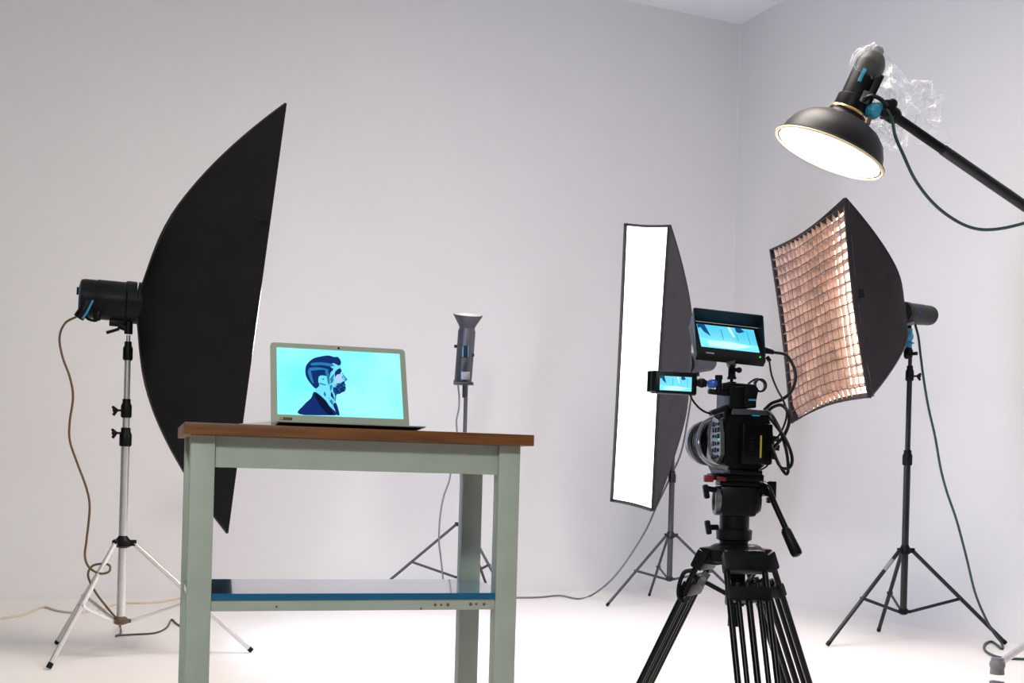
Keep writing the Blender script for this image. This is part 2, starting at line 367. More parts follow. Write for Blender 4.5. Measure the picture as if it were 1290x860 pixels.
pic('portrait_beard', [[(462, 505), (478, 478), (512, 474), (538, 455), (556, 462), (552, 478), (566, 492), (556, 505), (567, 522), (556, 556), (520, 572), (500, 585), (470, 590), (452, 603), (436, 575), (424, 545), (432, 515), (448, 520)], [(455, 350), (500, 320), (520, 345), (505, 370), (470, 385), (455, 410), (445, 380)], [(400, 560), (425, 590), (440, 650), (400, 610)]], M_navy, 0.0014)
pic('portrait_shade', [[(465, 395), (510, 385), (540, 430), (520, 450), (470, 470), (440, 470)]], M_lav, 0.0012)
pic('portrait_dapple', [[(410, 440), (440, 430), (420, 470), (390, 480)], [(390, 500), (420, 490), (410, 540), (395, 560)], [(275, 470), (350, 490), (345, 500), (280, 485)], [(330, 560), (350, 590), (340, 620), (320, 590)], [(300, 430), (330, 425), (325, 445)], [(385, 660), (405, 640), (430, 690), (415, 700)], [(520, 410), (535, 405), (540, 440)]], M_mid, 0.0016)
random.seed(8)
pic('portrait_beard_speck', [[(x-d, y), (x, y-d), (x+d*1.2, y+1), (x+1, y+d)] for x, y, d in [(random.uniform(435, 558), random.uniform(478, 588), random.uniform(3, 7)) for _ in range(40)]], M_mid, 0.0017)
pic('portrait_dark_speck', [[(x-d, y), (x, y-d), (x+d*1.3, y+1), (x+1, y+d*1.4)] for x, y, d in [(random.uniform(375, 450), random.uniform(400, 640), random.uniform(3, 7)) for _ in range(16)]+[(random.uniform(400, 430), random.uniform(640, 720), 4) for _ in range(5)]], M_mid, 0.0017)
pic('portrait_suit', [[(60, 795), (110, 700), (185, 630), (225, 565), (330, 640), (385, 710), (450, 806)], [(425, 700), (450, 675), (475, 720), (495, 808), (470, 807), (440, 740)]], M_navy, 0.0013)
pic('portrait_lapel', [[(225, 580), (330, 650), (380, 720), (440, 806), (380, 803), (270, 690)]], M_blk, 0.0016)
cm = MB().lathe(LL(LWID/2, LIDH-0.0072, 0), ln, [(0.0030, 0), (0.0030, 0.0006), (0.0015, 0.0008)], 16).build('webcam', M_blackgloss, lap)
MB().box(LL(0.037, 0.0145, 0.0006), (0.030, 0.0075, 0.0006), (le, lh, ln)).build('sticker', M_sticker, lap)
MB().box(LL(0.026, 0.0145, 0.0009), (0.006, 0.006, 0.0006), (le, lh, ln)).build('sticker_mark', M_yellow, lap)
MB().cyl(LP(0.03, LDEP-0.006, 0.0085), LP(LWID-0.03, LDEP-0.006, 0.0085), 0.005).build('hinge', M_black, lap)

# white pad of paper lying left of the laptop, cover a little lifted
pa = at(291, 531, 3.02); pb = at(352, 534.0, 3.05)
pd = MB(); n = 12; pr = []
u_ = (pb-pa); u_.z = 0; ul = u_.length; u_ = u_/ul; v_ = Vector((-u_.y, u_.x, 0))
base = Vector((pa.x, pa.y, ZT+0.0005))
for k in range(n+1):
    t = k/n; pr.append((t*ul, 0.0070+0.0135*t**1.3))
pd.prism([base]+[base+u_*ul]+[base+u_*x+tz*z for x, z in reversed(pr)], v_*0.13)
single(pd, 'paper_pad', M_paper, 'white pad of paper on the table top left of the laptop', 'paper', base)

# ------------------------------------------------------------------ light stands
def light_stand(label, base, z_hub, z_low, feet, top, sections, m, mj, rt=0.011, joint_r=0.028, foot_m=None, knobs=(), group=None, lab_leg=None):
    """base (x,y); feet 3 points on floor; sections [(z0,z1,r)]; knobs [(z,side)]"""
    t = thing('light_stand', label, 'stand', (base[0], base[1], 0), 'light stands around the studio')
    P = lambda z: Vector((base[0], base[1], z))
    for z0, z1, r in sections: MB().cyl(P(z0), P(z1), r, n=20).build('pole', m, t)
    for k, (z0, z1, r) in enumerate(sections[:-1]):
        c = MB(); c.lathe(P(z1-0.075), (0, 0, 1), [(r+0.004, 0), (r+0.0075, 0.006), (r+0.0075, 0.05), (r+0.002, 0.062), (r+0.002, 0.078)], 20).build('collar', mj, t)
    for z, (kx, ky) in knobs:
        d = Vector((kx, ky, 0)).normalized(); k = MB()
        k.cyl(P(z), P(z)+d*0.05, 0.005, n=10)
        side = d.cross(tz)
        for a in range(3):
            an = a*2*PI/3+0.4; q = side*math.cos(an)+tz*math.sin(an)
            k.cyl(P(z)+d*0.040, P(z)+d*0.052+q*0.022, 0.008, 0.006, n=10)
        k.sphere(P(z)+d*0.046, 0.011, n=12, m=8)
        k.build('knob', mj, t)
    hub = MB(); hub.lathe(P(z_hub-0.03), (0, 0, 1), [(0.017, 0), (joint_r, 0.008), (joint_r, 0.03), (0.018, 0.05), (0.016, 0.058)], 20)
    low = MB(); low.lathe(P(z_low-0.025), (0, 0, 1), [(0.010, 0), (joint_r*0.9, 0.008), (joint_r*0.9, 0.026), (0.014, 0.04)], 20)
    for f in feet:
        f = Vector(f); d = (f-P(0)); d.z = 0; d.normalize()
        hub.box(P(z_hub-0.008)+d*(joint_r+0.006), (0.030, 0.020, 0.026), (d, d.cross(tz), tz), 0.004)
        low.box(P(z_low-0.008)+d*(joint_r*.9), (0.022, 0.016, 0.016), (d, d.cross(tz), tz), 0.003)
    hub.build('hub', mj, t); low.build('lower_hub', mj if foot_m is None else foot_m, t)
    for i, f in enumerate(feet):
        f = Vector(f); d = (f-P(0)); d.z = 0; L = d.length; d.normalize()
        h = P(z_hub-0.01)+d*(joint_r+0.012); e_ = f+tz*0.012; ax = (e_-h).normalized(); sdir = ax.cross(d.cross(tz)).normalized(); w = d.cross(tz).normalized()
        lg = MB().tube([h, e_], rt, n=12, smooth=False).build('leg', m, t)
        MB().cyl(e_-ax*0.014, e_+ax*0.005, rt*1.08, n=12).build('foot_cap', M_black, lg)
        s = 0.52; q = h+(e_-h)*s
        b0 = P(z_low-0.01)+d*joint_r
        br = MB()
        v = (q-b0); br.box(b0+v*0.5, (v.length, 0.006, 0.016), (v.normalized(), w, v.normalized().cross(w)), 0.002)
        br.cyl(q-w*0.014, q+w*0.014, 0.008, n=10); br.build('brace', m, t)
        if lab_leg == i: MB().cyl(h+(e_-h)*0.10, h+(e_-h)*0.22, rt*1.06, n=12).build('sticker', M_label, lg)
    return t
def strobe(label, tail, nose, r, m, bracket_to, mb_m=M_black, blue=None, name='studio_flash', parts=()):
    t = thing(name, label, 'studio light', (Vector(tail)+Vector(nose))/2, 'studio flash heads')
    tail = Vector(tail); nose = Vector(nose); ax = (nose-tail); L = ax.length; ax.normalize()
    MB().lathe(tail, ax, [(r*0.80, 0), (r*0.96, 0.006), (r, 0.018), (r, L*0.30), (r*1.03, L*0.32), (r*1.03, L*0.80), (r*1.10, L*0.83), (r*1.10, L)], 32).build('housing', m, t)
    a, b, _ = basis_from(ax)
    MB().lathe(tail-ax*0.004, ax, [(r*0.55, 0), (r*0.70, 0.002), (r*0.70, 0.006)], 28).build('control_panel', M_deepblue, t)
    MB().cyl(tail+b*r*0.35-ax*0.012, tail+b*r*0.35, r*0.2, n=14).build('dial', M_black, t)
    if bracket_to is not None:
        q = Vector(bracket_to); c = tail+ax*(L*0.72)
        bt = MB(); dn = Vector((0, 0, -1))
        bt.box(c-b*(r+0.012), (L*0.36, 0.030, 0.026), (ax, a, b), 0.004)
        bt.cyl(q+tz*0.0, c-b*(r+0.018), 0.013, 0.017, n=14)
        bt.cyl(q-tz*0.02, q+tz*0.055, 0.017, n=16)
        bt.build('tilt_bracket', mb_m, t)
        hd = MB(); s = c-b*(r+0.035)
        hd.cyl(s, s-ax*0.050-tz*0.020, 0.006, 0.007, n=10); hd.build('lever', M_black, t)
    return t, ax, a, b

# --- softboxes
def basis3(yaw, pit, rol):
    n = Vector((math.cos(yaw)*math.cos(pit), math.sin(yaw)*math.cos(pit), -math.sin(pit)))
    w = Vector((-math.sin(yaw), math.cos(yaw), 0)); h = n.cross(w)
    w2 = w*math.cos(rol)+h*math.sin(rol); h2 = n.cross(w2); return w2, h2, n
def softbox(label, Cn, yaw, pit, rol, Wd, Hd, D, m, mdiff, sag=0.02, ring=0.085, lip=0.035, grid=None, pw=0.74, inset=0.015, bulge=0.0, shrink=(0.006, 0.006), lipm=None):
    w, h, n = basis3(yaw, pit, rol); Cn = Vector(Cn)
    t = thing('softbox', label, 'softbox', Cn, 'softboxes around the studio')
    K = 10; N = 18
    def ring_pts(s, scale=1.0, inn=0.0):
        g = s**pw
        hw = ring+(Wd/2-ring)*g-inn; hh = ring+(Hd/2-ring)*g-inn; z = -D*(1-s)
        if s == 0: pass
        P = []
        cor = [(-1, -1), (1, -1), (1, 1), (-1, 1)]
        for i in range(4):
            c0 = cor[i]; c1 = cor[(i+1) % 4]
            for k in range(K):
                q = k/K; x = c0[0]+(c1[0]-c0[0])*q; y = c0[1]+(c1[1]-c0[1])*q
                sg = sag*math.sin(PI*q)*min(1, g*1.1)
                # near the ring, become circular
                X = x*hw; Y = y*hh
                if abs(c1[0]-c0[0]) > 0: Y -= y*sg
                else: X -= x*sg
                rr = math.hypot(X, Y); f = (1-s)**20
                if rr > 0: X = X*(1-f)+X/rr*ring*f; Y = Y*(1-f)+Y/rr*ring*f
                P.append(Cn+w*X+h*Y+n*z)
        return P
    out = [ring_pts((i/N)**1.5) for i in range(N+1)]
    inn = [ring_pts((i/N)**1.5, inn=0.004) for i in range(N, -1, -1)]
    MB().rings(out+inn, cap=False, closed=True).build('fabric_shell', m, t, sharp=50)
    # piping along the four rods
    pp = MB()
    for i in range(4): pp.tube([r_[i*K] for r_ in out], 0.0035, n=6, smooth=False)
    pp.build('seam_piping', M_piping, t)
    # front lip
    R0 = ring_pts(1.0); R1 = [p+n*lip for p in R0]
    R2 = [p+n*lip+(Cn+n*lip-(p+n*lip)).normalized()*0.004 for p in R0]; R3 = [p+(Cn-p).normalized()*0.004 for p in R0]
    MB().rings([R0, R1, R2, R3], cap=False, closed=True).build('front_lip', lipm or m, t, sharp=50)
    # diffuser
    M_ = 14; vs = []; fs = []
    def fr(u, v):
        # u,v in -1..1 ; bowed edges
        hw = Wd/2-shrink[0]-sag*math.cos(v*PI/2); hh = Hd/2-shrink[1]-sag*math.cos(u*PI/2)
        return u*hw, v*hh
    for i in range(M_+1):
        for j in range(M_+1):
            u = -1+2*i/M_; v = -1+2*j/M_; X, Y = fr(u, v)
            vs.append(Cn+w*X+h*Y+n*(inset+bulge*(1-u*u)*(1-v*v)))
    k = len(vs); vs += [p-n*0.003 for p in vs]
    for i in range(M_):
        for j in range(M_):
            a = i*(M_+1)+j; q = [a, a+M_+1, a+M_+2, a+1]; fs.append(q); fs.append([x+k for x in q][::-1])
    MB().add(vs, fs).build('diffuser', mdiff, t)
    MB().lathe(Cn-n*(D+0.012), n, [(ring*0.72, 0), (ring*1.04, 0.002), (ring*1.04, 0.022), (ring*0.72, 0.024)], 32, cap=False, closed=True).build('speed_ring', M_black, t)
    if grid:
        g = MB(); nx, ny, dep = grid; S = 22
        off0 = inset+0.006
        random.seed(11)
        jit = {}
        def G(i, j, front, wob=1):
            u = -1+2*i/nx; v = -1+2*j/ny; X, Y = fr(u*(1.045 if front else 1.0), v*(1.045 if front else 1.0))
            key = (round(i*4), round(j*4))
            if key not in jit: jit[key] = (random.uniform(-1, 1), random.uniform(-1, 1))
            jx, jy = jit[key]
            if front:
                X += jx*0.0035*wob; Y += jy*0.0028*wob
            tt = i/nx; edge = max(0, (tt-0.70)/0.30)*(1+0.25*jit[(round(0), round(j*4))][0] if (0, round(j*4)) in jit else 1); low_ = max(0, 1-j/1.6)
            dd_ = dep*max(0.22, 1-0.80*min(1, edge)**0.7)*max(0.3, 1-0.7*low_)
            return Cn+w*X+h*Y+n*(off0+(dd_ if front else 0))
        def sheet(line):
            vs = []; fs = []
            for i, j in line: vs += [G(i, j, 0), G(i, j, 1)]
            k = len(vs)
            th = (vs[2]-vs[0]).cross(n).normalized()*0.0016
            vs += [p+th for p in vs]
            for q in range(len(line)-1):
                a = 2*q; fs.append([a, a+2, a+3, a+1]); fs.append([a+k, a+1+k, a+3+k, a+2+k]); fs.append([a+1, a+3, a+3+k, a+1+k])
            g.add(vs, fs)
        for i in range(1, nx): sheet([(i, j/2) for j in range(0, 2*ny+1)])
        for j in range(1, ny): sheet([(i/2, j) for i in range(0, 2*nx+1)])
        gr_ = g.build('grid', M_gridcloth, t, flat=True)
        hm = MB()
        for i in range(0, nx+1): hm.tube([G(i, j/2, 1) for j in range(0, 2*ny+1)], 0.0016, n=4, smooth=False)
        for j in range(0, ny+1): hm.tube([G(i/2, j, 1) for i in range(0, 2*nx+1)], 0.0022, n=4, smooth=False)
        hm.build('grid_hem', M_hem, gr_)
    return t, w, h, n

# ================= left: aluminium stand, big softbox seen from behind
kf = 0.945
SBL = dict(Cn=(Vector((0, 0, CAMH))+(Vector((-1.2142, 5.558, 1.4771))-Vector((0, 0, CAMH)))*kf), yaw=0.3343, pit=0.0909, rol=0.1394)
tL, wL, hL, nL = softbox('tall black softbox seen from behind, on the aluminium stand left of the table', SBL['Cn'], SBL['yaw'], SBL['pit'], SBL['rol'], 0.38, 1.805, 0.465, M_fabric, M_eleft, sag=0.012, pw=0.58, bulge=0.02, lip=0.006, inset=0.002)
for hh in (0.42, -0.01): MB().box(Vector(SBL['Cn'])-wL*0.187+hL*(hh)-nL*0.02, (0.004, 0.045, 0.014), (wL, nL, hL), 0.001).build('velcro_tab', M_black, tL)
apL = Vector(SBL['Cn'])-nL*0.465
for q in (0.09, 0.045):
    pass
baseL = (-1.62, 5.08)
footL = [fl(62, 843), fl(316, 822), fl(72, 812)]
standL = light_stand('aluminium light stand on the left holding the big black softbox', baseL, 0.485, 0.158, footL, 1.40,
    [(0.135, 0.955, 0.0175), (0.93, 1.075, 0.0145), (1.06, 1.315, 0.0125), (1.30, 1.345, 0.0085)], M_alu, M_black, rt=0.0105, joint_r=0.034, foot_m=M_brown,
    knobs=[(0.935, (-1, -0.2)), (1.03, (-1, -0.1))])
noseL = apL-nL*0.012; tailL = at(100, 375, 5.02)
axL = (noseL-tailL)
stL, axl, al, bl = strobe('black monolight behind the tall left softbox, on the aluminium stand', tailL, noseL, 0.080, M_black, Vector((baseL[0], baseL[1], 1.37)))
MB().box((tailL+noseL)/2-axl*0.03-al*0.001+bl*0.0, (0.05, 0.010, 0.006), (axl, al, bl)).build('brand_badge', M_blue, stL).location += Vector()
# handle and cable connector at the tail
hnd = MB(); c0 = at(122, 398, 5.0)
hnd.tube([at(106, 396, 4.97), at(112, 402, 4.97), at(122, 403, 4.97), at(124, 392, 4.99)], 0.006, n=8)
hnd.box(at(122, 399, 4.98), (0.022, 0.03, 0.03), None, 0.004); hnd.build('handle', M_black, stL)
MB().tube([at(117, 378, 4.93), at(110, 392, 4.93), at(104, 401, 4.93)], 0.004, n=8).build('cyan_trim', M_blue, stL)
cn = MB(); cn.tube([at(112, 378, 4.98), at(106, 390, 4.97), at(99, 400, 4.97)], 0.022, n=12); cn.build('power_plug', M_black, stL)
# bright rim specks where light leaks past the ring
cab = MB().tube([at(96, 399, 4.97), at(82, 407, 4.97), at(75, 425, 4.97), at(79, 450, 4.96), at(88, 475, 4.96), at(92, 500, 4.97), at(88, 530, 4.98), at(88, 555, 4.98), at(98, 585, 5.0), at(109, 615, 5.0), at(113, 640, 5.0), at(109, 680, 5.0), at(107, 700, 5.0),
    at(112, 714, 4.98), at(125, 722, 4.95), at(137, 720, 4.95), at(138, 712, 4.97), at(128, 710, 5.02), at(116, 713, 5.06), at(111, 725, 5.06), at(120, 745, 5.05), at(135, 765, 5.06), at(145, 777, 5.1), fl(151, 788, .008), fl(152, 797, .006), fl(146, 801, .006)], 0.0048, n=8)
single(cab, 'power_cable', M_orange, 'brown power cable hanging from the left monolight down past the aluminium stand', 'cable', at(96, 399, 4.97), 'power cables of the studio lights')
single(MB().tube([fl(146, 800, .007), fl(165, 799, .005), fl(195, 797, .005), fl(210, 790, .005), fl(216, 780, .005), fl(222, 785, .005), fl(232, 790, .005), fl(250, 792, .005)], 0.0045), 'extension_lead', M_green, 'thin dark green lead on the floor beside the left stand foot', 'cable', fl(146, 800, .007))
single(MB().tube([fl(-40, 783, .005), fl(0, 779, .005), fl(30, 774, .005), fl(46, 767, .005), fl(57, 764.5, .005), fl(72, 769, .005), fl(95, 771.5, .005), fl(125, 768, .005), fl(150, 760, .005), fl(180, 759.5, .005), fl(205, 757.5, .005), fl(232, 752.5, .005), fl(260, 750, .005)], 0.007), 'floor_cable', M_beige, 'beige extension cable running across the floor behind the aluminium stand', 'cable', fl(0, 779, .005))

# ================= centre: small flash pointing up
baseC = at(583.5, 620, 7.8); baseC = (baseC.x, baseC.y)
feetC = [Vector((baseC[0]+r_*math.cos(math.radians(a)), baseC[1]+r_*math.sin(math.radians(a)), 0)) for a, r_ in ((192, 0.58), (-38, 0.40), (72, 0.55))]
zc = at(585, 480, 7.8).z
standC = light_stand('dark light stand behind the table carrying the upward pointing flash', baseC, 0.49, 0.15, feetC, zc,
    [(0.13, 0.98, 0.0175), (0.96, zc+0.05, 0.0125)], M_standgrey, M_stand, rt=0.0090, knobs=[])
tC = thing('studio_flash', 'small flash head with open reflector pointing up behind the table', 'studio light', at(586, 450, 7.75), 'studio flash heads')
b0 = at(583.0, 483, 7.72); b1 = at(588.5, 411, 7.64); axc = (b1-b0).normalized(); Lc = (b1-b0).length
ac, bc, _ = basis_from(axc)
MB().lathe(b0, axc, [(0.056, 0), (0.060, 0.004), (0.060, 0.016), (0.055, 0.02), (0.055, Lc-0.03), (0.050, Lc-0.02), (0.050, Lc)], 28).build('housing', M_standgrey, tC)
MB().lathe(b1-axc*0.005, axc, [(0.050, 0), (0.056, 0.012), (0.090, 0.070), (0.092, 0.078), (0.088, 0.078), (0.052, 0.014), (0.035, 0.012)], 36, cap=False, closed=True).build('reflector', M_standgrey, tC)
MB().lathe(b1+axc*0.008, axc, [(0.005, 0.0), (0.049, 0.0), (0.0855, 0.0655), (0.084, 0.0655), (0.045, 0.006), (0.005, 0.006)], 36, cap=False, closed=True).build('reflector_lining', M_white, tC)
side = Vector((0, -1, 0))
def cplate(px, py, sx, sy, name, m, o=0.0):
    q = at(px, py, 7.60-o)
    MB().box(q, (sx, 0.010, sy), (Vector((1, 0.0, 0)), Vector((0, 1, 0)), tz), 0.002).build(name, m, tC)
cplate(588, 424.5, 0.048, 0.038, 'label_plate', M_cream, -.03)
cplate(586.5, 441, 0.040, 0.085, 'bracket_frame', M_blue, -.02)
cplate(586.5, 443, 0.026, 0.078, 'bracket_slot', M_black, 0)
cplate(584.5, 458, 0.035, 0.075, 'tilt_bracket', M_stand, 0)
cplate(586.5, 473, 0.055, 0.05, 'display', M_silver, -.02)
MB().box(at(584, 483, 7.66), (0.125, 0.09, 0.016), None, 0.003).build('base_guard', M_stand, tC)
MB().cyl(at(573, 436, 7.66), at(579, 436, 7.68), 0.010).build('knob', M_stand, tC)
MB().cyl(at(594, 447, 7.62), at(597.5, 447, 7.62), 0.010).build('knob', M_stand, tC)
MB().cyl(at(585, 500, 7.8), at(585.5, 455, 7.70), 0.014, n=14).build('spigot', M_stand, tC)
single(MB().tube([at(577, 484, 7.70), at(578.5, 500, 7.72), at(578, 515, 7.72), at(575, 530, 7.74), at(575.5, 550, 7.74), at(570, 580, 7.74), at(566, 605, 7.74), at(559, 625, 7.74), at(554.5, 650, 7.72), at(553, 680, 7.72), at(555, 700, 7.72), at(557.5, 722, 7.72), at(559, 738, 7.70), fl(562, 752, .006), fl(520, 757, .005), fl(470, 752, .005)], 0.0058), 'power_cable', M_greycable, 'grey power cable dangling from the flash behind the table', 'cable', at(577, 484, 7.70), 'power cables of the studio lights')
single(MB().tube([fl(300, 738, .006), fl(350, 742, .006), at(385, 729.5, 8.3), at(395, 724.5, 8.3), at(404, 723, 8.3), at(410, 727, 8.3), fl(414, 740, .006), fl(450, 748, .006)], 0.0065), 'floor_cable', M_greycable, 'looped grey cable lying behind the shelf of the table', 'cable', fl(350, 745, .006))

# ================= strip softbox
SBS = dict(Cn=(0.7935, 7.6712, 1.5019), yaw=3.9159, pit=0.1438, rol=-0.1532)
tS, wS, hS, nS = softbox('tall narrow lit strip softbox glowing white behind the video camera', SBS['Cn'], SBS['yaw'], SBS['pit'], SBS['rol'], 0.345, 1.785, 0.46, M_fabric2, M_estrip, sag=0.006, pw=0.68, ring=0.06, lip=0.030, inset=0.008, shrink=(0.010, 0.016), lipm=M_piping)
apS = Vector(SBS['Cn'])-nS*0.47
baseS = (1.045, 7.93)
feetS = [fl(765, 764), fl(818, 751), Vector((1.54, 7.86, 0))]
zt = 1.50
standS = light_stand('dark light stand under the glowing strip softbox', baseS, 0.45, 0.165, feetS, zt, [(0.142, 0.86, 0.0185), (0.84, zt, 0.0145)], M_standgrey, M_stand, rt=0.0090)
strobe('monolight behind the strip softbox, mostly hidden by the camera screen', apS-nS*0.26, apS-nS*0.0, 0.065, M_standgrey, Vector((baseS[0], baseS[1], zt)))
single(MB().tube([at(873, 468, 8.2), at(872, 490, 8.15), at(866, 530, 8.1), at(858, 570, 8.1), at(845, 600, 8.05), at(826, 640, 8.0), at(815, 665, 8.0), at(800, 690, 7.95), at(783, 715, 7.95), at(765, 735, 7.9), fl(744, 750, .008), fl(728, 754, .006), fl(705, 750, .006), fl(680, 752, .006), fl(652, 752.5, .006), fl(600, 752, .006)], 0.0062), 'power_cable', M_greycable, 'grey cable falling from the strip softbox and running left over the floor', 'cable', at(873, 468, 8.2), 'power cables of the studio lights')

# ================= grid softbox
SBG = dict(Cn=(1.5125, 6.1099, 1.6363), yaw=3.3403, pit=0.1101, rol=0.0977)
tG, wG, hG, nG = softbox('large square softbox with fabric honeycomb grid, warm light, right side', SBG['Cn'], SBG['yaw'], SBG['pit'], SBG['rol'], 0.8834, 0.952, 0.465, M_fabric3, M_egrid, sag=0.028, pw=0.74, ring=0.055, lip=0.012, inset=-0.034, grid=(17, 18, 0.040), shrink=(0.030, 0.030))
apG = Vector(SBG['Cn'])-nG*0.465
vt = MB(); vt.box(Vector(SBG['Cn'])+wG*0.435+hG*0.02+nG*0.0-nG*0.02, (0.012, 0.03, 0.045), (wG, nG, hG), 0.003); vt.build('velcro_tab', M_black, tG)
baseG = (2.035, 6.26)
feetG = [fl(1043, 814), fl(1107, 796), fl(1266, 812)]
zt = 1.46
standG = light_stand('black light stand under the grid softbox on the right', baseG, 0.48, 0.165, feetG, zt, [(0.142, 0.985, 0.0175), (0.96, 1.42, 0.0135), (1.40, zt+0.04, 0.010)], M_stand, M_black, rt=0.0105, knobs=[(1.37, (1, -0.3))], lab_leg=0)
tlG = at(1172, 397.5, 6.38)
stG, axg, ag, bg_ = strobe('monolight with cyan bracket behind the grid softbox', tlG, apG, 0.052, M_black, None)
MB().lathe(tlG-axg*0.0, -axg, [(0.030, 0), (0.022, 0.008), (0.020, 0.040), (0.014, 0.042)], 20).build('umbrella_tube', M_standgrey, stG)
MB().box(at(1152, 393, 6.215), (0.055, 0.012, 0.014), None, 0.002).build('brand_badge', M_deepblue, stG)
MB().box(at(1166, 395.5, 6.29), (0.026, 0.010, 0.026), None, 0.003).build('side_label', M_label, stG)
MB().box(at(1145.5, 407, 6.22), (0.045, 0.03, 0.018), None, 0.003).build('front_label', M_label, stG)
bb = MB(); bb.cyl(at(1144.5, 440, 6.26), at(1145.5, 414, 6.26), 0.017, n=14); bb.sphere(at(1145, 424, 6.25), 0.024); bb.cyl(at(1145, 432, 6.24), at(1151, 432, 6.22), 0.005, n=8)
bb.build('tilt_bracket', M_blue, stG)
bb = MB(); bb.lathe(at(1144, 452, 6.26), (0, 0, 1), [(0.014, 0), (0.022, 0.01), (0.024, 0.04), (0.016, 0.06)], 16); bb.cyl(at(1144, 446, 6.26), at(1155, 445, 6.22), 0.007, 0.010, n=10); bb.cyl(at(1145, 441, 6.26), at(1146, 404, 6.26), 0.010, n=10)
bb.build('spigot_clamp', M_black, stG)
single(MB().tube([at(1153, 409, 6.3), at(1157, 425, 6.28), at(1160, 450, 6.28), at(1164, 480, 6.28), at(1170, 515, 6.28), at(1178, 550, 6.28), at(1185, 590, 6.27), at(1193, 620, 6.27), at(1205, 655, 6.25), at(1217, 700, 6.25), at(1228, 745, 6.22), at(1240, 775, 6.2), at(1252, 797, 6.18), fl(1262, 810, .01), fl(1262, 817, .007), fl(1250, 808, .007), fl(1241, 811, .007), fl(1241, 819, .007), fl(1253, 826, .007), fl(1270, 829, .007), fl(1300, 830, .007), fl(1340, 830, .007)], 0.0062), 'power_cable', M_green, 'dark green power cable hanging from the grid softbox monolight to the floor', 'cable', at(1153, 409, 6.3), 'power cables of the studio lights')

# ================= beauty dish on boom
DC = at(1044.5, 192.5, 4.6)
r = (DC-Vector((0, 0, CAMH))).normalized(); Rr = r.cross(tz).normalized(); Uu = Rr.cross(r).normalized()
aa = math.radians(24.3); da = (-r*0.265+(Rr*(-math.sin(aa))+Uu*(-math.cos(aa)))*0.964).normalized()   # light direction
dk = -da
tD = thing('beauty_dish', 'black beauty dish reflector with glowing opening, upper right', 'studio light', DC)
RD = 0.212
prof_o = [(RD+0.006, -0.002), (RD+0.008, 0.006), (RD+0.002, 0.010), (RD*0.965, 0.014), (RD*0.93, 0.045), (RD*0.84, 0.082), (RD*0.70, 0.110), (RD*0.52, 0.130), (RD*0.36, 0.140), (RD*0.33, 0.150), (RD*0.33, 0.160)]
prof_i = [(RD*0.31, 0.160), (RD*0.31, 0.140), (RD*0.50, 0.126), (RD*0.68, 0.106), (RD*0.82, 0.078), (RD*0.91, 0.042), (RD*0.95, 0.010), (RD, 0.004)]
MB().lathe(DC, dk, prof_o+[(r_-0.0, h_) for r_, h_ in [(RD*0.322, 0.160)]]+[(a_*1.005+0.001, b_+0.002) for a_, b_ in prof_i], 64, cap=False, closed=True).build('bowl', M_dishout, tD)
MB().lathe(DC, dk, prof_i+[(a_-0.0015, b_-0.0015) for a_, b_ in reversed(prof_i)], 64, cap=False, closed=True).build('lining', M_dishin, tD)
MB().lathe(DC, dk, [(RD+0.0035+0.0058*math.cos(q), -0.001+0.0058*math.sin(q)) for q in [2*PI*k/10 for k in range(10)]], 72, cap=False, closed=True).build('rim', mat('dish_rim_cream', (0.80, 0.66, 0.42), 0.4), tD)
MB().lathe(DC, dk, [(RD*0.955, -0.001), (RD*0.992, -0.002), (RD*0.992, 0.004), (RD*0.955, 0.003)], 72, cap=False, closed=True).build('inner_rim', mat('dish_inner_rim', (0.10, 0.09, 0.05), 0.5), tD)
MB().lathe(DC, dk, [(0.001, 0.014), (RD*0.935, 0.014), (RD*0.935, 0.018), (RD*0.3, 0.024), (0.001, 0.024)], 48, cap=False).build('diffuser_cover', M_edish, tD)
MB().lathe(DC+dk*0.158, dk, [(RD*0.345, 0), (RD*0.355, 0.004), (RD*0.345, 0.010)], 36).build('brass_ring', M_brass, tD)
hb = DC+dk*0.168; hl = 0.232
tH = thing('studio_flash', 'black monolight with cyan bracket above the beauty dish', 'studio light', hb+dk*0.12, 'studio flash heads')
a_, b_, _ = basis_from(dk)
MB().lathe(hb, dk, [(0.062, 0), (0.064, 0.01), (0.064, 0.05), (0.056, 0.056), (0.056, 0.19), (0.052, 0.205), (0.042, 0.225), (0.036, 0.232)], 32).build('housing', M_black, tH)
MB().lathe(hb+dk*0.231, dk, [(0.026, 0), (0.026, 0.022), (0.020, 0.03)], 20).build('dial', M_standgrey, tH)
toc = (-r).normalized(); sdc = dk.cross(toc).normalized(); fc = sdc.cross(dk).normalized()
def hp(s, d, f): return hb+dk*d+sdc*s+fc*f
MB().box(hp(0.012 if sdc.x < 0 else -0.012, 0.125, 0.056), (0.014, 0.052, 0.006), (sdc, dk, fc), 0.001).build('brand_badge', M_blue, tH)
sgn = 1 if sdc.x > 0 else -1
MB().box(hp(sgn*0.036, 0.055, 0.055), (0.036, 0.045, 0.014), (sdc, dk, fc), 0.003).build('side_label', M_standgrey, tH)
MB().box(hp(sgn*0.050, 0.10, 0.030), (0.030, 0.11, 0.05), (sdc, dk, fc), 0.006).build('handle_mount', M_black, tH)
bm_ = MB(); bm_.tube([at(1092, 140, 4.55), at(1100, 138, 4.55), at(1108, 136, 4.56), at(1118, 138, 4.58)], 0.022, n=14); bm_.sphere(at(1100, 140, 4.55), 0.031)
bm_.build('tilt_bracket', M_blue, tH)
MB().tube([at(1096, 148, 4.53), at(1093, 157, 4.53)], 0.008, n=8).build('lever', M_brown, tH)
MB().tube([at(1086, 128, 4.53), at(1096, 121, 4.5), at(1108, 124, 4.5), at(1117, 133, 4.53)], 0.008, n=8).build('short_cable', M_cable, tH)

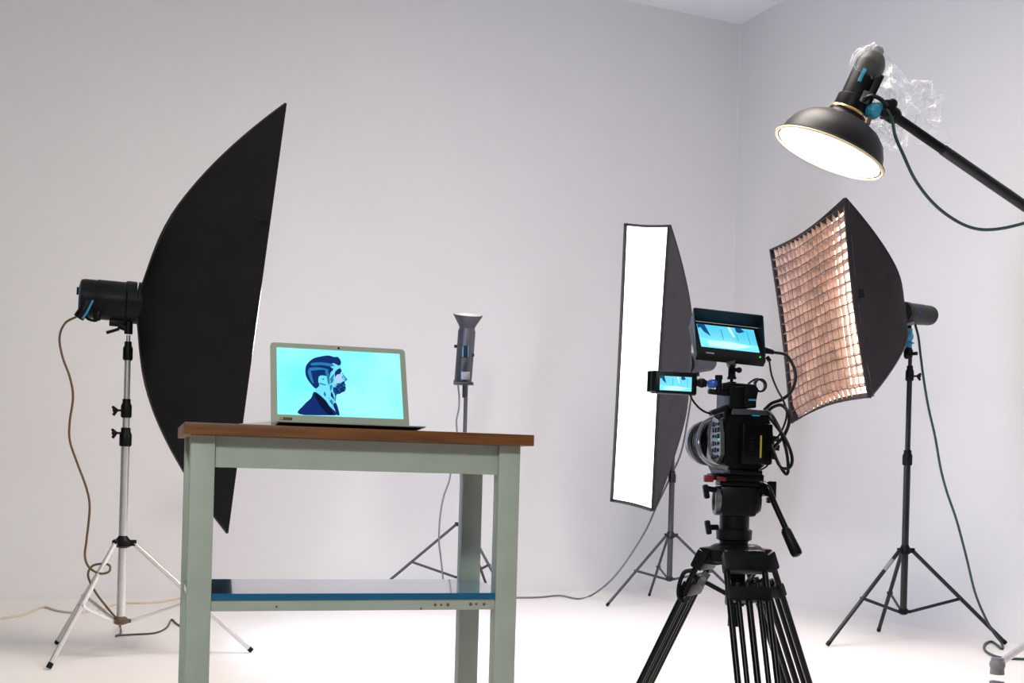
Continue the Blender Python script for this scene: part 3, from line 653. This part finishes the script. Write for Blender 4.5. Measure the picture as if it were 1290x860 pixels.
# boom stand
BB = thing('boom_stand', 'black boom arm on a wheeled steel stand holding the beauty dish', 'stand', Vector((2.42, 5.0, 0)))
j0 = at(1119, 141, 4.58)
colx = 2.42; coly = 5.22
p_end = at(1290, 259, 4.75); d_b = (p_end-j0).normalized()
piv = j0+d_b*((colx-j0.x)/d_b.x)
coly = piv.y
MB().cyl(j0+d_b*0.02, piv+d_b*0.5, 0.0180, n=20).build('boom_arm', M_black, BB)
MB().cyl(j0+d_b*0.27, piv, 0.0205, n=20).build('boom_sleeve', M_stand, BB)
cl = MB(); cl.lathe(j0-d_b*0.015, d_b, [(0.026, 0), (0.031, 0.01), (0.031, 0.045), (0.024, 0.06)], 20); cl.box(at(1118, 138, 4.56), (0.05, 0.05, 0.065), None, 0.01); cl.sphere(at(1124, 131, 4.56), 0.02)
cl.build('boom_clamp', M_black, BB)
MB().cyl(Vector((colx, coly, 0.30)), Vector((colx, coly, piv.z)), 0.020, n=20).build('column', M_alu, BB)
pv = MB(); pv.box(piv, (0.08, 0.09, 0.09), None, 0.012); pv.cyl(piv+Vector((0, -0.03, 0)), piv+Vector((0, -0.10, 0)), 0.025); pv.build('pivot_clamp', M_black, BB)
hubz = 0.45
MB().lathe((colx, coly, hubz-0.04), (0, 0, 1), [(0.03, 0), (0.042, 0.01), (0.042, 0.06), (0.03, 0.08)], 20).build('hub', M_black, BB)
MB().cyl(piv+d_b*0.42, piv+d_b*0.52, 0.06, n=24).build('counterweight', M_black, BB)
wh = fl(1255, 890)
dirw = Vector((wh.x-colx, wh.y-coly, 0)); Lw = dirw.length
for k in range(3):
    an = math.atan2(dirw.y, dirw.x)+math.radians((0, 110, 200)[k]); dd = Vector((math.cos(an), math.sin(an), 0))
    e_ = Vector((colx, coly, 0.155))+dd*(Lw+0.0); h_ = Vector((colx, coly, 0.41))+dd*0.05
    lg = MB().tube([h_, e_], 0.013, n=14, smooth=False).build('leg', M_alu, BB)
    cs = MB(); cs.cyl(e_+tz*0.025, e_-tz*0.035, 0.022, 0.026, n=16); cs.sphere(e_, 0.028); cs.build('caster_socket', M_greycable, lg)
    w_ = MB(); pdv = Vector((-dd.y, dd.x, 0)); pc = Vector((e_.x, e_.y, 0.040))
    w_.cyl(pc-pdv*0.012, pc+pdv*0.012, 0.040, n=24); w_.cyl(pc-pdv*0.018, pc+pdv*0.018, 0.014, n=16)
    w_.build('caster_wheel', M_greycable, lg)
    f_ = MB(); f_.box(pc+tz*0.045, (0.03, 0.045, 0.02), (dd, pdv, tz), 0.004); f_.box(pc+pdv*0.02+tz*0.02, (0.02, 0.004, 0.06), (dd, pdv, tz)); f_.box(pc-pdv*0.02+tz*0.02, (0.02, 0.004, 0.06), (dd, pdv, tz)); f_.build('caster_fork', M_silver, lg)
single(MB().tube([at(1107, 132, 4.56), at(1117, 138, 4.54), at(1124, 152, 4.54), at(1128, 172, 4.54), at(1138, 195, 4.55), at(1152, 225, 4.56), at(1172, 252, 4.58), at(1195, 272, 4.6), at(1222, 286, 4.62), at(1250, 289, 4.66), at(1290, 281, 4.7), at(1340, 262, 4.8), piv+Vector((-0.05, -0.04, -0.1))], 0.0062), 'power_cable', M_green, 'dark green cable looping below the boom arm, upper right', 'cable', at(1120, 140, 4.56), 'power cables of the studio lights')
# crumpled clear plastic bag over the flash head
bagc = at(1118, 128, 4.70)
def bagmesh(c, ax1, ax2, ax3, n=34, m=22, seed=0, amp=0.35, tilt=0):
    vs = []; fs = []
    for i in range(m+1):
        for j in range(n):
            th = PI*(0.03+0.94*i/m); ph = 2*PI*j/n
            p = Vector((math.sin(th)*math.cos(ph), math.sin(th)*math.sin(ph), math.cos(th)))
            q = noise.fractal(p*1.7+Vector((seed, 0, 0)), 1.0, 2.0, 2)
            q2 = 1-2*abs(noise.noise(p*3.2+Vector((0, seed, 3))))
            rr = 1+amp*q*0.8+amp*0.35*q2
            vs.append(c+ax1*p.x*rr+ax2*p.y*rr+ax3*p.z*rr)
    for i in range(m):
        for j in range(n): fs.append([i*n+j, i*n+(j+1) % n, (i+1)*n+(j+1) % n, (i+1)*n+j])
    k = len(vs)
    return vs, fs
u1 = Vector((0.86, 0.2, -0.46)); u2 = Vector((0.0, 0.5, 0.0)); u3 = Vector((0.40, 0, 0.80))
vs, fs = bagmesh(at(1140, 136, 4.76), u1*0.150, Vector((0, 0.055, 0)), u3*0.115, n=56, m=36, seed=2.3, amp=0.75)
bgm = MB().add(vs, fs)
vs, fs = bagmesh(hb+dk*0.185, a_*0.078, b_*0.078, dk*0.075, seed=5.1, amp=0.22)
bgm.add(vs, fs)
vs, fs = bagmesh(at(1103, 170, 4.70), u1*0.06, Vector((0, 0.05, 0)), u3*0.045, n=24, m=14, seed=8.1, amp=0.4)
bgm.add(vs, fs)
single(bgm, 'plastic_bag', M_bag, 'crumpled clear plastic bag around the flash above the beauty dish', 'bag', at(1118, 128, 4.70), flat=False, sharp=180)

# ================= video tripod
YT = 3.05
tp = at(927, 700, YT); tx, ty = tp.x, tp.y; ztop = at(927, 688, YT).z
tri = thing('video_tripod', 'black video tripod with fluid head and twin tube legs', 'tripod', (tx, ty, 0))
P = lambda x, y, z: Vector((tx+x, ty+y, z))
crown = MB()
crown.lathe(P(0, 0, ztop-0.042), (0, 0, 1), [(0.062, 0), (0.070, 0.006), (0.072, 0.034), (0.060, 0.044), (0.052, 0.048)], 36)
D10 = [151, 34, -84]
for az in D10:
    an = math.radians(az); d = Vector((math.cos(an), math.sin(an), 0)); w = Vector((-d.y, d.x, 0))
    crown.box(Vector((tx, ty, ztop-0.026))+d*0.056, (0.056, 0.094, 0.044), (d, w, tz), 0.008)
crown.build('crown', M_black, tri)
for az in D10:
    an = math.radians(az); d = Vector((math.cos(an), math.sin(an), 0)); w = Vector((-d.y, d.x, 0))
    h0 = Vector((tx, ty, ztop-0.020))+d*0.070; f0 = Vector((tx, ty, 0.02))+d*(0.070+0.46*(ztop-0.02)); ax = (f0-h0).normalized(); nn = ax.cross(w).normalized()
    L = (f0-h0).length
    lg = MB()
    for sx in (-1, 1):
        lg.tube([h0+w*sx*0.048, h0+ax*L*0.66+w*sx*0.048], 0.0078, n=14, smooth=False)
    lg = lg.build('leg', M_blackgloss, tri)
    s = MB(); s.box(h0+ax*0.018, (0.050, 0.112, 0.032), (ax, w, nn), 0.007); s.box(h0+ax*0.10, (0.036, 0.108, 0.026), (ax, w, nn), 0.005)
    s.build('leg_bracket', M_black, lg)
    s = MB()
    for sx in (-1, 0, 1): s.tube([h0+ax*(0.07)+w*sx*0.026, h0+ax*L*0.90+w*sx*0.026], 0.0066 if sx else 0.0082, n=14, smooth=False)
    s.build('lower_tubes', M_blackgloss, lg)
    s = MB(); s.box(h0+ax*L*0.67, (0.05, 0.122, 0.03), (ax, w, nn), 0.006); s.build('leg_clamp', M_black, lg)
    s = MB(); s.tube([h0+ax*L*0.88, f0], 0.014, n=14, smooth=False); s.sphere(f0, 0.022); s.build('foot', M_black, lg)
# spreader centre and label, carrying loop
sp = MB()
sp.cyl(P(0.0, 0, ztop-0.04), P(0.0, 0, ztop-0.20), 0.016, n=16); sp.box(P(0, 0, ztop-0.10), (0.045, 0.045, 0.10), None, 0.008)
for az in D10:
    an = math.radians(az+20); d = Vector((math.cos(an), math.sin(an), 0)); sp.cyl(P(0, 0, ztop-0.13), P(0, 0, ztop-0.075)+d*0.11, 0.006, n=8)
sp.build('centre_column', M_black, tri)
lb = at(886.5, 729, YT-0.085)
dl = (at(881, 738, YT-.085)-at(892, 722, YT-.085)).normalized(); rl = dl.cross(Vector((0, 1, 0))).normalized()
MB().box(lb, (0.036, 0.004, 0.017), (dl, Vector((0, 1, 0)), rl), 0.001).build('label_plate', M_camgrey, tri)
q = MB(); q.lathe(lb+Vector((0, -0.0020, 0)), (0, -1, 0), [(0.0055, 0), (0.0055, 0.0012), (0.0036, 0.0012), (0.0036, 0)], 18, cap=False, closed=True)
q.box(lb+Vector((0, -0.0035, 0)), (0.0015, 0.0008, 0.009), None); q.box(lb+Vector((0, -0.0035, 0)), (0.009, 0.0008, 0.0015), None); q.build('label_mark', M_label, tri)
MB().tube([at(872, 718, YT), at(862, 721, YT), at(856, 735, YT), at(855, 750, YT), at(861, 757, YT), at(868, 753, YT)], 0.0055, n=10).build('strap_loop', M_black, tri)
# fluid head
hd = MB()
def hz(py): return at(925, py, YT).z
def hx(px): return at(px, 640, YT).x-tx
hd.lathe(P(-0.006, 0, hz(689)), (0, 0, 1), [(0.034, 0), (0.036, 0.016), (0.044, 0.020), (0.045, hz(667)-hz(689)), (0.037, hz(665)-hz(689)), (0.037, hz(650)-hz(689)+0.004)], 32)
hd.box(P(-0.002, 0, (hz(612)+hz(650))/2), (0.090, 0.085, hz(612)-hz(650)), None, 0.012)
hd.box(P(-0.001, 0, hz(608)), (0.100, 0.07, 0.016), None, 0.004)
hd.lathe(P(0.040, 0, hz(630)), (1, 0, 0), [(0.034, 0), (0.034, 0.008), (0.028, 0.016)], 28)
hd.build('fluid_head', M_black, tri)
MB().lathe(P(-0.042, 0, hz(631)), (-1, 0, 0), [(0.037, 0), (0.037, 0.014), (0.034, 0.017), (0.026, 0.017), (0.026, 0.010)], 32).build('drag_dial', M_silver, tri)
MB().box(at(926, 601, YT-0.01), (0.130, 0.075, 0.017), None, 0.003).build('quick_release_plate', M_black, tri)
MB().box(at(892.5, 602.5, YT-0.045), (0.024, 0.02, 0.018), None, 0.004).build('release_lever', M_red, tri)
MB().box(at(909, 603, YT-0.052), (0.024, 0.006, 0.011), None, 0.002).build('safety_catch', M_red, tri)
for (px, py, s_) in ((889.5, 619, 1), (892, 664, 1)):
    k = MB(); k.cyl(at(px+12, py-2 if py < 640 else py, YT-0.02), at(px, py-4 if py < 640 else py, YT-0.03), 0.007, n=12)
    c_ = at(px, py, YT-0.03); k.box(c_, (0.014, 0.018, 0.036), (Vector((1, 0, 0.18)).normalized(), Vector((0, 1, 0)), Vector((-0.18, 0, 1)).normalized()), 0.005); k.build('locking_knob', M_black, tri)
ph = MB(); ph.cyl(at(950, 617, YT), at(965, 615, YT-0.01), 0.019, n=18); ph.cyl(at(961, 616, YT+.01), at(968, 616, YT-0.03), 0.018, n=18); ph.box(at(972.5, 617, YT-0.0), (0.017, 0.03, 0.045), None, 0.004); ph.box(at(968, 630, YT-0.0), (0.008, 0.02, 0.014), None, 0.002)
ph.build('handle_mount', M_black, tri)
hdl = MB().tube([at(962, 611, YT-0.03), at(968, 615, YT-0.04), at(976, 635, YT-0.05), at(991, 668, YT-0.07)], 0.0075, n=12).build('pan_handle', M_blackgloss, tri)
g0 = at(988.5, 665, YT-0.068); g1 = at(1004.5, 699, YT-0.09); gl = (g1-g0).length
MB().lathe(g0, g1-g0, [(0.008, 0), (0.0125, 0.008), (0.0135, gl*0.5), (0.0145, gl-0.008), (0.0125, gl), (0.006, gl+0.003)], 20).build('grip', M_black, hdl)

# ================= video camera
YC = 3.0
O = at(944, 596.5, YC-0.03)
yw = math.radians(12); cr = Vector((math.cos(yw), math.sin(yw), 0)); cf = Vector((-math.sin(yw), math.cos(yw), 0)); cu = tz
rr = math.radians(1.0)
cam_t = thing('video_camera', 'black digital video camera on the tripod, lens pointing away to the left', 'camera', O)
def K(a, b, z): return O+cr*a+cf*b+cu*z
CR = (cr, cf, cu)
def chamfer_body(pts, b0, b1): return MB().prism([K(a, b0, z) for a, z in pts], cf*(b1-b0))
back = [(-0.050, 0.004), (-0.062, 0.03), (-0.064, 0.10), (-0.054, 0.138), (-0.030, 0.160), (0.046, 0.158), (0.060, 0.120), (0.070, 0.080), (0.066, 0.048), (0.045, 0.020), (0.028, 0.004)]
def loft_body(sec):
    R = [[K(a*s+dx, b, 0.08+(z-0.08)*s) for a, z in back] for b, s, dx in sec]
    return MB().rings(R)
bdy = loft_body([(0.0, 0.90, 0), (0.008, 0.97, 0), (0.02, 1.0, 0), (0.13, 1.0, 0), (0.15, 0.92, 0)])
bdy.build('body', M_black, cam_t, sharp=28)
# battery on the back with a yellow strip and a small printed bar
bt = MB().box(K(0.006, -0.016, 0.072), (0.076, 0.040, 0.100), CR, 0.006).build('battery', M_blackgloss, cam_t)
MB().box(K(0.012, -0.0365, 0.066), (0.0042, 0.002, 0.054), CR).build('yellow_strip', M_yellow, bt)
pc_ = MB()
for k in range(6): pc_.box(K(-0.012, -0.0365, 0.040+k*0.009), (0.010, 0.0015, 0.005), CR)
pc_.build('printed_panel', M_black, bt)
MB().box(K(0.012, -0.002, 0.143), (0.018, 0.006, 0.0035), CR).build('brand_badge', em('badge_cyan', (0.02, 0.30, 0.48), 0.7), cam_t)
rd = MB().box(K(0.0, 0.0, 0.150), (0.098, 0.012, 0.014), CR, 0.003); rd.build('rear_edge', M_standgrey, cam_t)
# left side control panel, grey with buttons
pan = [( -0.0, 0.045), (0.004, 0.095), (0.020, 0.130), (0.055, 0.140), (0.085, 0.135), (0.09, 0.04), (0.07, 0.022), (0.03, 0.018)]
sp_ = MB().prism([K(-0.0635, 0.006+b, z) for b, z in pan], -cr*0.010)
sp_.build('side_panel', M_camgrey, cam_t)
bt_ = MB()
random.seed(3)
for b in (0.020, 0.036, 0.052):
    for z in (0.040, 0.056, 0.072, 0.090, 0.106, 0.120):
        bt_.box(K(-0.0745, 0.006+b, z), (0.004, 0.010, 0.008 if random.random() < .6 else 0.012), CR, 0.001)
bt_.build('button', M_black, cam_t)
MB().sphere(K(-0.077, 0.012, 0.082), 0.0022, n=10, m=6).build('status_light', M_led, cam_t)
# lens mount section and lens
ls = MB(); lc = K(-0.015, 0.15, 0.080)
ls.lathe(lc-cf*0.01, cf, [(0.060, 0), (0.062, 0.004), (0.062, 0.035), (0.057, 0.040)], 40); ls.build('lens_mount', M_black, cam_t)
rb = MB()
for k in range(5): rb.lathe(lc+cf*(0.028+0.011*k), cf, [(0.0515, 0), (0.0535, 0.002), (0.0535, 0.007), (0.0515, 0.009)], 40)
rb.cyl(lc+cf*0.02, lc+cf*0.085, 0.051, n=40)
rb.build('lens_barrel', M_black, cam_t)
MB().lathe(lc+cf*0.083, cf, [(0.054, 0), (0.060, 0.004), (0.060, 0.022), (0.052, 0.024)], 40).build('lens_hood', M_silver, cam_t)
# cage on the left: side bracket sweeping round the panel
cg = MB(); cg.tube([K(-0.055, 0.00, 0.012), K(-0.082, 0.03, 0.020), K(-0.088, 0.09, 0.04), K(-0.088, 0.12, 0.08), K(-0.082, 0.10, 0.125), K(-0.060, 0.04, 0.142)], 0.0055, n=10); cg.build('side_rail', M_silver, cam_t)
# bottom plate
MB().box(K(-0.010, 0.06, 0.003), (0.085, 0.13, 0.010), CR, 0.002).build('base_plate', M_black, cam_t)
# connector knobs right side
kn = MB()
for a, z in ((0.068, 0.090), (0.070, 0.068), (0.062, 0.046)): kn.cyl(K(a-0.01, 0.02, z), K(a+0.012, 0.01, z-0.002), 0.0075, n=12)
kn.build('connector', M_black, cam_t)
# handle block on top
tp_ = MB(); tp_.box(K(-0.034, 0.05, 0.185), (0.040, 0.09, 0.056), CR, 0.005); tp_.box(K(-0.004, 0.03, 0.190), (0.032, 0.07, 0.058), CR, 0.004); tp_.box(K(-0.036, 0.04, 0.213), (0.060, 0.05, 0.018), CR, 0.005)
tp_.build('top_handle', M_black, cam_t)
MB().box(K(-0.0, -0.0065, 0.180), (0.020, 0.002, 0.004), CR).build('handle_badge', M_blue, cam_t)
MB().box(at(905, 517, YC), (0.044, 0.05, 0.014), (Vector((0.93, 0, 0.36)), Vector((0, 1, 0)), Vector((-0.36, 0, 0.93))), 0.004).build('audio_box', M_black, cam_t)
# shotgun mic holder ring
MB().lathe(at(956, 485.5, YC), Vector((0.35, -1, 0)), [(0.013, 0), (0.0172, 0.001), (0.0172, 0.010), (0.013, 0.010)], 28, cap=False, closed=True).build('microphone_ring', M_black, cam_t)
q = MB(); q.tube([at(940, 486, YC), at(947, 480, YC), at(954, 477, YC), at(961, 480, YC)], 0.0028, n=8); q.tube([at(951, 508, YC), at(953, 498, YC), at(954, 490, YC), at(951, 488, YC), at(949, 496, YC), at(948, 505, YC)], 0.0022, n=8); q.build('microphone_clip', M_cable, cam_t)
# small screen on articulated arm
wl = (at(877.7, 468, YC-.02)-at(819.8, 465, YC-0.02)).normalized(); hl_ = Vector((0.0, 0.10, 1)).normalized(); hl_ = (hl_-wl*hl_.dot(wl)).normalized(); nl = wl.cross(hl_)
if nl.y > 0: nl = -nl
sc_c = at(849.5, 481.5, YC-0.02)
ss = MB().box(sc_c-nl*0.010, (0.112, 0.056, 0.020), (wl, hl_, nl), 0.005).build('small_screen', M_black, cam_t)
MB().cyl(sc_c-wl*0.056-hl_*0.026, sc_c-wl*0.056+hl_*0.024, 0.011, n=16).build('screen_hinge', M_black, ss)
M_scr2 = grad_screen('screen_blue_live', (0.10, 0.62, 0.88), (0.28, 0.86, 0.97), 1.0)
def SS(x, y, o=0.0): return at(831.6, 487, YC-0.02)*0+sc_c+wl*(x-0.0)+hl_*(y)+nl*(0.0006+o)
MB().box(sc_c+wl*0.0035-hl_*0.003+nl*0.0004, (0.078, 0.0355, 0.001), (wl, hl_, nl)).build('live_view', M_scr2, ss)
def poly_on(cn, w, h, n, polys, name, m, par, o):
    for L in polys: MB().prism([cn+w*x+h*y+n*o for x, y in L], n*0.0002).build(name, m, par, flat=True)
def live(cn, w, h, n, Wd, Hd, par, tagn):
    f_ = lambda L: [((x-0.5)*Wd, (0.5-y)*Hd) for x, y in L]
    poly_on(cn, w, h, n, [f_([(0, .62), (1, .74), (1, 1), (0, 1)])], 'pictured_floor', em(tagn+'_floor_glow', (0.22, 0.88, 0.98), 1.0), par, 0.0006)
    poly_on(cn, w, h, n, [f_([(.02, .02), (.13, .0), (.20, .52), (.09, .33)]), f_([(.0, .0), (.06, 0), (.05, .16), (.0, .2)]), f_([(.66, .0), (.76, .0), (.82, .16), (.72, .24), (.67, .20)])], 'pictured_softbox', em(tagn+'_dark', (0.01, 0.07, 0.20), 1.0), par, 0.0009)
    poly_on(cn, w, h, n, [f_([(.40, .16), (.415, .16), (.415, .62), (.405, .62)]), f_([(.86, .1), (.867, .1), (.875, .7), (.865, .7)]), f_([(.66, .3), (.668, .3), (.675, .62), (.667, .62)])], 'pictured_stand', em(tagn+'_mid', (0.03, 0.25, 0.45), 1.0), par, 0.0009)
    poly_on(cn, w, h, n, [f_([(.53, .02), (.58, .02), (.63, .44), (.59, .45)]), f_([(.12, .74), (.5, .68), (.9, .8), (.6, .98), (.15, .95)])], 'pictured_lamp', em(tagn+'_white', (0.62, 0.98, 1.0), 1.0), par, 0.0008)
live(sc_c+wl*0.0035-hl_*0.003+nl*0.0009, wl, hl_, nl, 0.078, 0.0355, ss, 'live')
ar = MB(); ar.sphere(at(884, 482, YC-0.02), 0.0125); ar.cyl(at(878, 482, YC-.02), at(890, 483, YC-.02), 0.009, n=14); ar.box(at(904, 494, YC-.01), (0.048, 0.022, 0.013), (Vector((1, 0, -0.1)).normalized(), Vector((0, 1, 0)), tz), 0.004); ar.box(at(918, 492, YC), (0.034, 0.04, 0.026), None, 0.006)
ar.cyl(at(905.5, 495, YC-.02), at(905.5, 473.5, YC-.02), 0.0075, n=14); ar.cyl(at(905.5, 478, YC-.02), at(905.5, 472.5, YC-.02), 0.0095, n=14)
ar.build('screen_arm', M_black, cam_t)
MB().lathe(at(891, 484, YC-.02), at(903, 482, YC-.02)-at(891, 484, YC-.02), [(0.007, 0), (0.010, 0.004), (0.012, 0.016), (0.008, 0.024)], 20).build('arm_collar', M_deepblue, cam_t)
# monitor ball mount
mm = MB(); mm.cyl(at(921.5, 487, YC), at(921.5, 481, YC), 0.012, n=20); mm.cyl(at(921.5, 481, YC), at(921.8, 477, YC), 0.004, n=12); mm.cyl(at(921.8, 477.5, YC), at(921.8, 474.5, YC), 0.0115, n=20)
mm.cyl(at(921.8, 475, YC), at(922, 458, YC), 0.0095, 0.0085, n=20); mm.sphere(at(922, 457, YC), 0.011); mm.cyl(at(922, 467, YC), at(931, 465, YC-.01), 0.005, n=10); mm.sphere(at(931, 466, YC-.01), 0.0075)
mm.build('ball_mount', M_black, cam_t)

# ================= field monitor
tilt = math.radians(42); ps = math.radians(9)
mw = Vector((math.cos(ps), math.sin(ps), -0.062)).normalized()
nh = Vector((math.sin(ps), -math.cos(ps), 0)); mn = (nh*math.cos(tilt)+tz*math.sin(tilt)); mn = (mn-mw*mn.dot(mw)).normalized(); mh = mn.cross(mw)
mc = at(917, 427, YC-0.01)
fm = thing('field_monitor', 'hooded monitor on top of the video camera showing a blue studio view', 'monitor', mc)
def MM(x, y, o): return mc+mw*x+mh*y+mn*o
MB().box(MM(0, -0.004, -0.011), (0.176, 0.122, 0.022), (mw, mh, mn), 0.004).build('casing', M_black, fm)
ms = MB().box(MM(0.0, 0.003, 0.0006), (0.148, 0.083, 0.001), (mw, mh, mn)).build('screen', M_scr2, fm)
live(MM(0.0, 0.003, 0.0012), mw, mh, mn, 0.148, 0.083, ms, 'monitor')
hdp = 0.036; hh_ = MB()
x0, x1, y0, y1 = -0.086, 0.086, -0.050, 0.056
hh_.prism([MM(x0, y1, 0), MM(x1, y1, 0), MM(x1+0.002, y1+0.004, hdp), MM(x0-0.002, y1+0.004, hdp)], mh*0.0025)
hh_.prism([MM(x0, y0, 0), MM(x0, y1, 0), MM(x0-0.002, y1+0.004, hdp)], -mw*0.0025)
hh_.prism([MM(x1, y0, 0), MM(x1, y1, 0), MM(x1+0.002, y1+0.004, hdp)], mw*0.0025)
hh_.build('sun_hood', mat('hood_black_blue', (0.004, 0.010, 0.020), 0.45, noise_amt=0.1, spec=0.25), fm)
MB().sphere(MM(0.073, -0.055, 0.001), 0.0020, n=10, m=6).build('power_light', M_led, fm)
MB().box(MM(-0.055, -0.060, 0.0008), (0.020, 0.004, 0.0010), (mw, mh, mn)).build('button_row', M_label, fm)
MB().cyl(MM(0.0, -0.062, -0.012), at(921.5, 459, YC), 0.012, n=16).build('mount_foot', M_black, fm)
cp = MB(); cp.cyl(at(963, 441, YC), at(975, 443.5, YC), 0.0085, 0.006, n=12); cp.cyl(at(966, 449, YC), at(970, 455, YC), 0.005, n=10); cp.build('plug', M_black, fm)
cabs = [
    ('thick black video cable arcing from the monitor down to the camera back', [(975, 443.5, 2.99), (990, 447, 2.97), (1000, 462, 2.95), (1002, 478, 2.94), (996, 494, 2.94), (985, 503, 2.95), (972, 508, 2.97), (963, 516, 2.99)], 0.0042),
    ('thin black cable hanging from the monitor corner to the cable bundle', [(969, 454, 2.99), (972, 472, 2.96), (979, 490, 2.94), (987, 505, 2.93), (991, 520, 2.93), (988, 535, 2.94), (980, 550, 2.96), (972, 556, 2.97)], 0.0026),
    ('black cable looping highest beside the camera back', [(966, 520, 2.99), (973, 513, 2.95), (984, 510, 2.93), (992, 518, 2.92), (994, 532, 2.92), (988, 548, 2.93), (978, 560, 2.95), (971, 568, 2.97)], 0.0042),
    ('long black cable crossing the loops and hanging lowest beside the camera', [(966, 516, 2.98), (974, 525, 2.93), (984, 545, 2.91), (991, 570, 2.90), (993, 590, 2.90), (991, 597, 2.90), (986, 592, 2.91), (978, 578, 2.93), (973, 566, 2.96)], 0.0040),
    ('black cable bulging farthest right beside the camera', [(967, 523, 2.98), (976, 534, 2.93), (989, 552, 2.885), (997, 572, 2.88), (997, 585, 2.88), (991, 590, 2.88), (982, 586, 2.90), (976, 572, 2.93), (972, 560, 2.97)], 0.0040),
    ('thin wire curling under the lower right corner of the camera', [(958, 592, 2.97), (966, 587, 2.95), (971, 578, 2.95), (972, 570, 2.97)], 0.0022),
    ('thin wire from the small left screen to the camera body', [(869, 495, 2.98), (872, 503, 2.97), (880, 513, 2.97), (889, 519, 2.98), (897, 521, 2.99)], 0.0026)]
for lb_, pts_, r_ in cabs:
    pp = [at(*p_) for p_ in pts_]
    single(MB().tube(pp, r_, n=8), 'video_cable', M_cable, lb_, 'cable', pp[0], 'cables of the video camera')
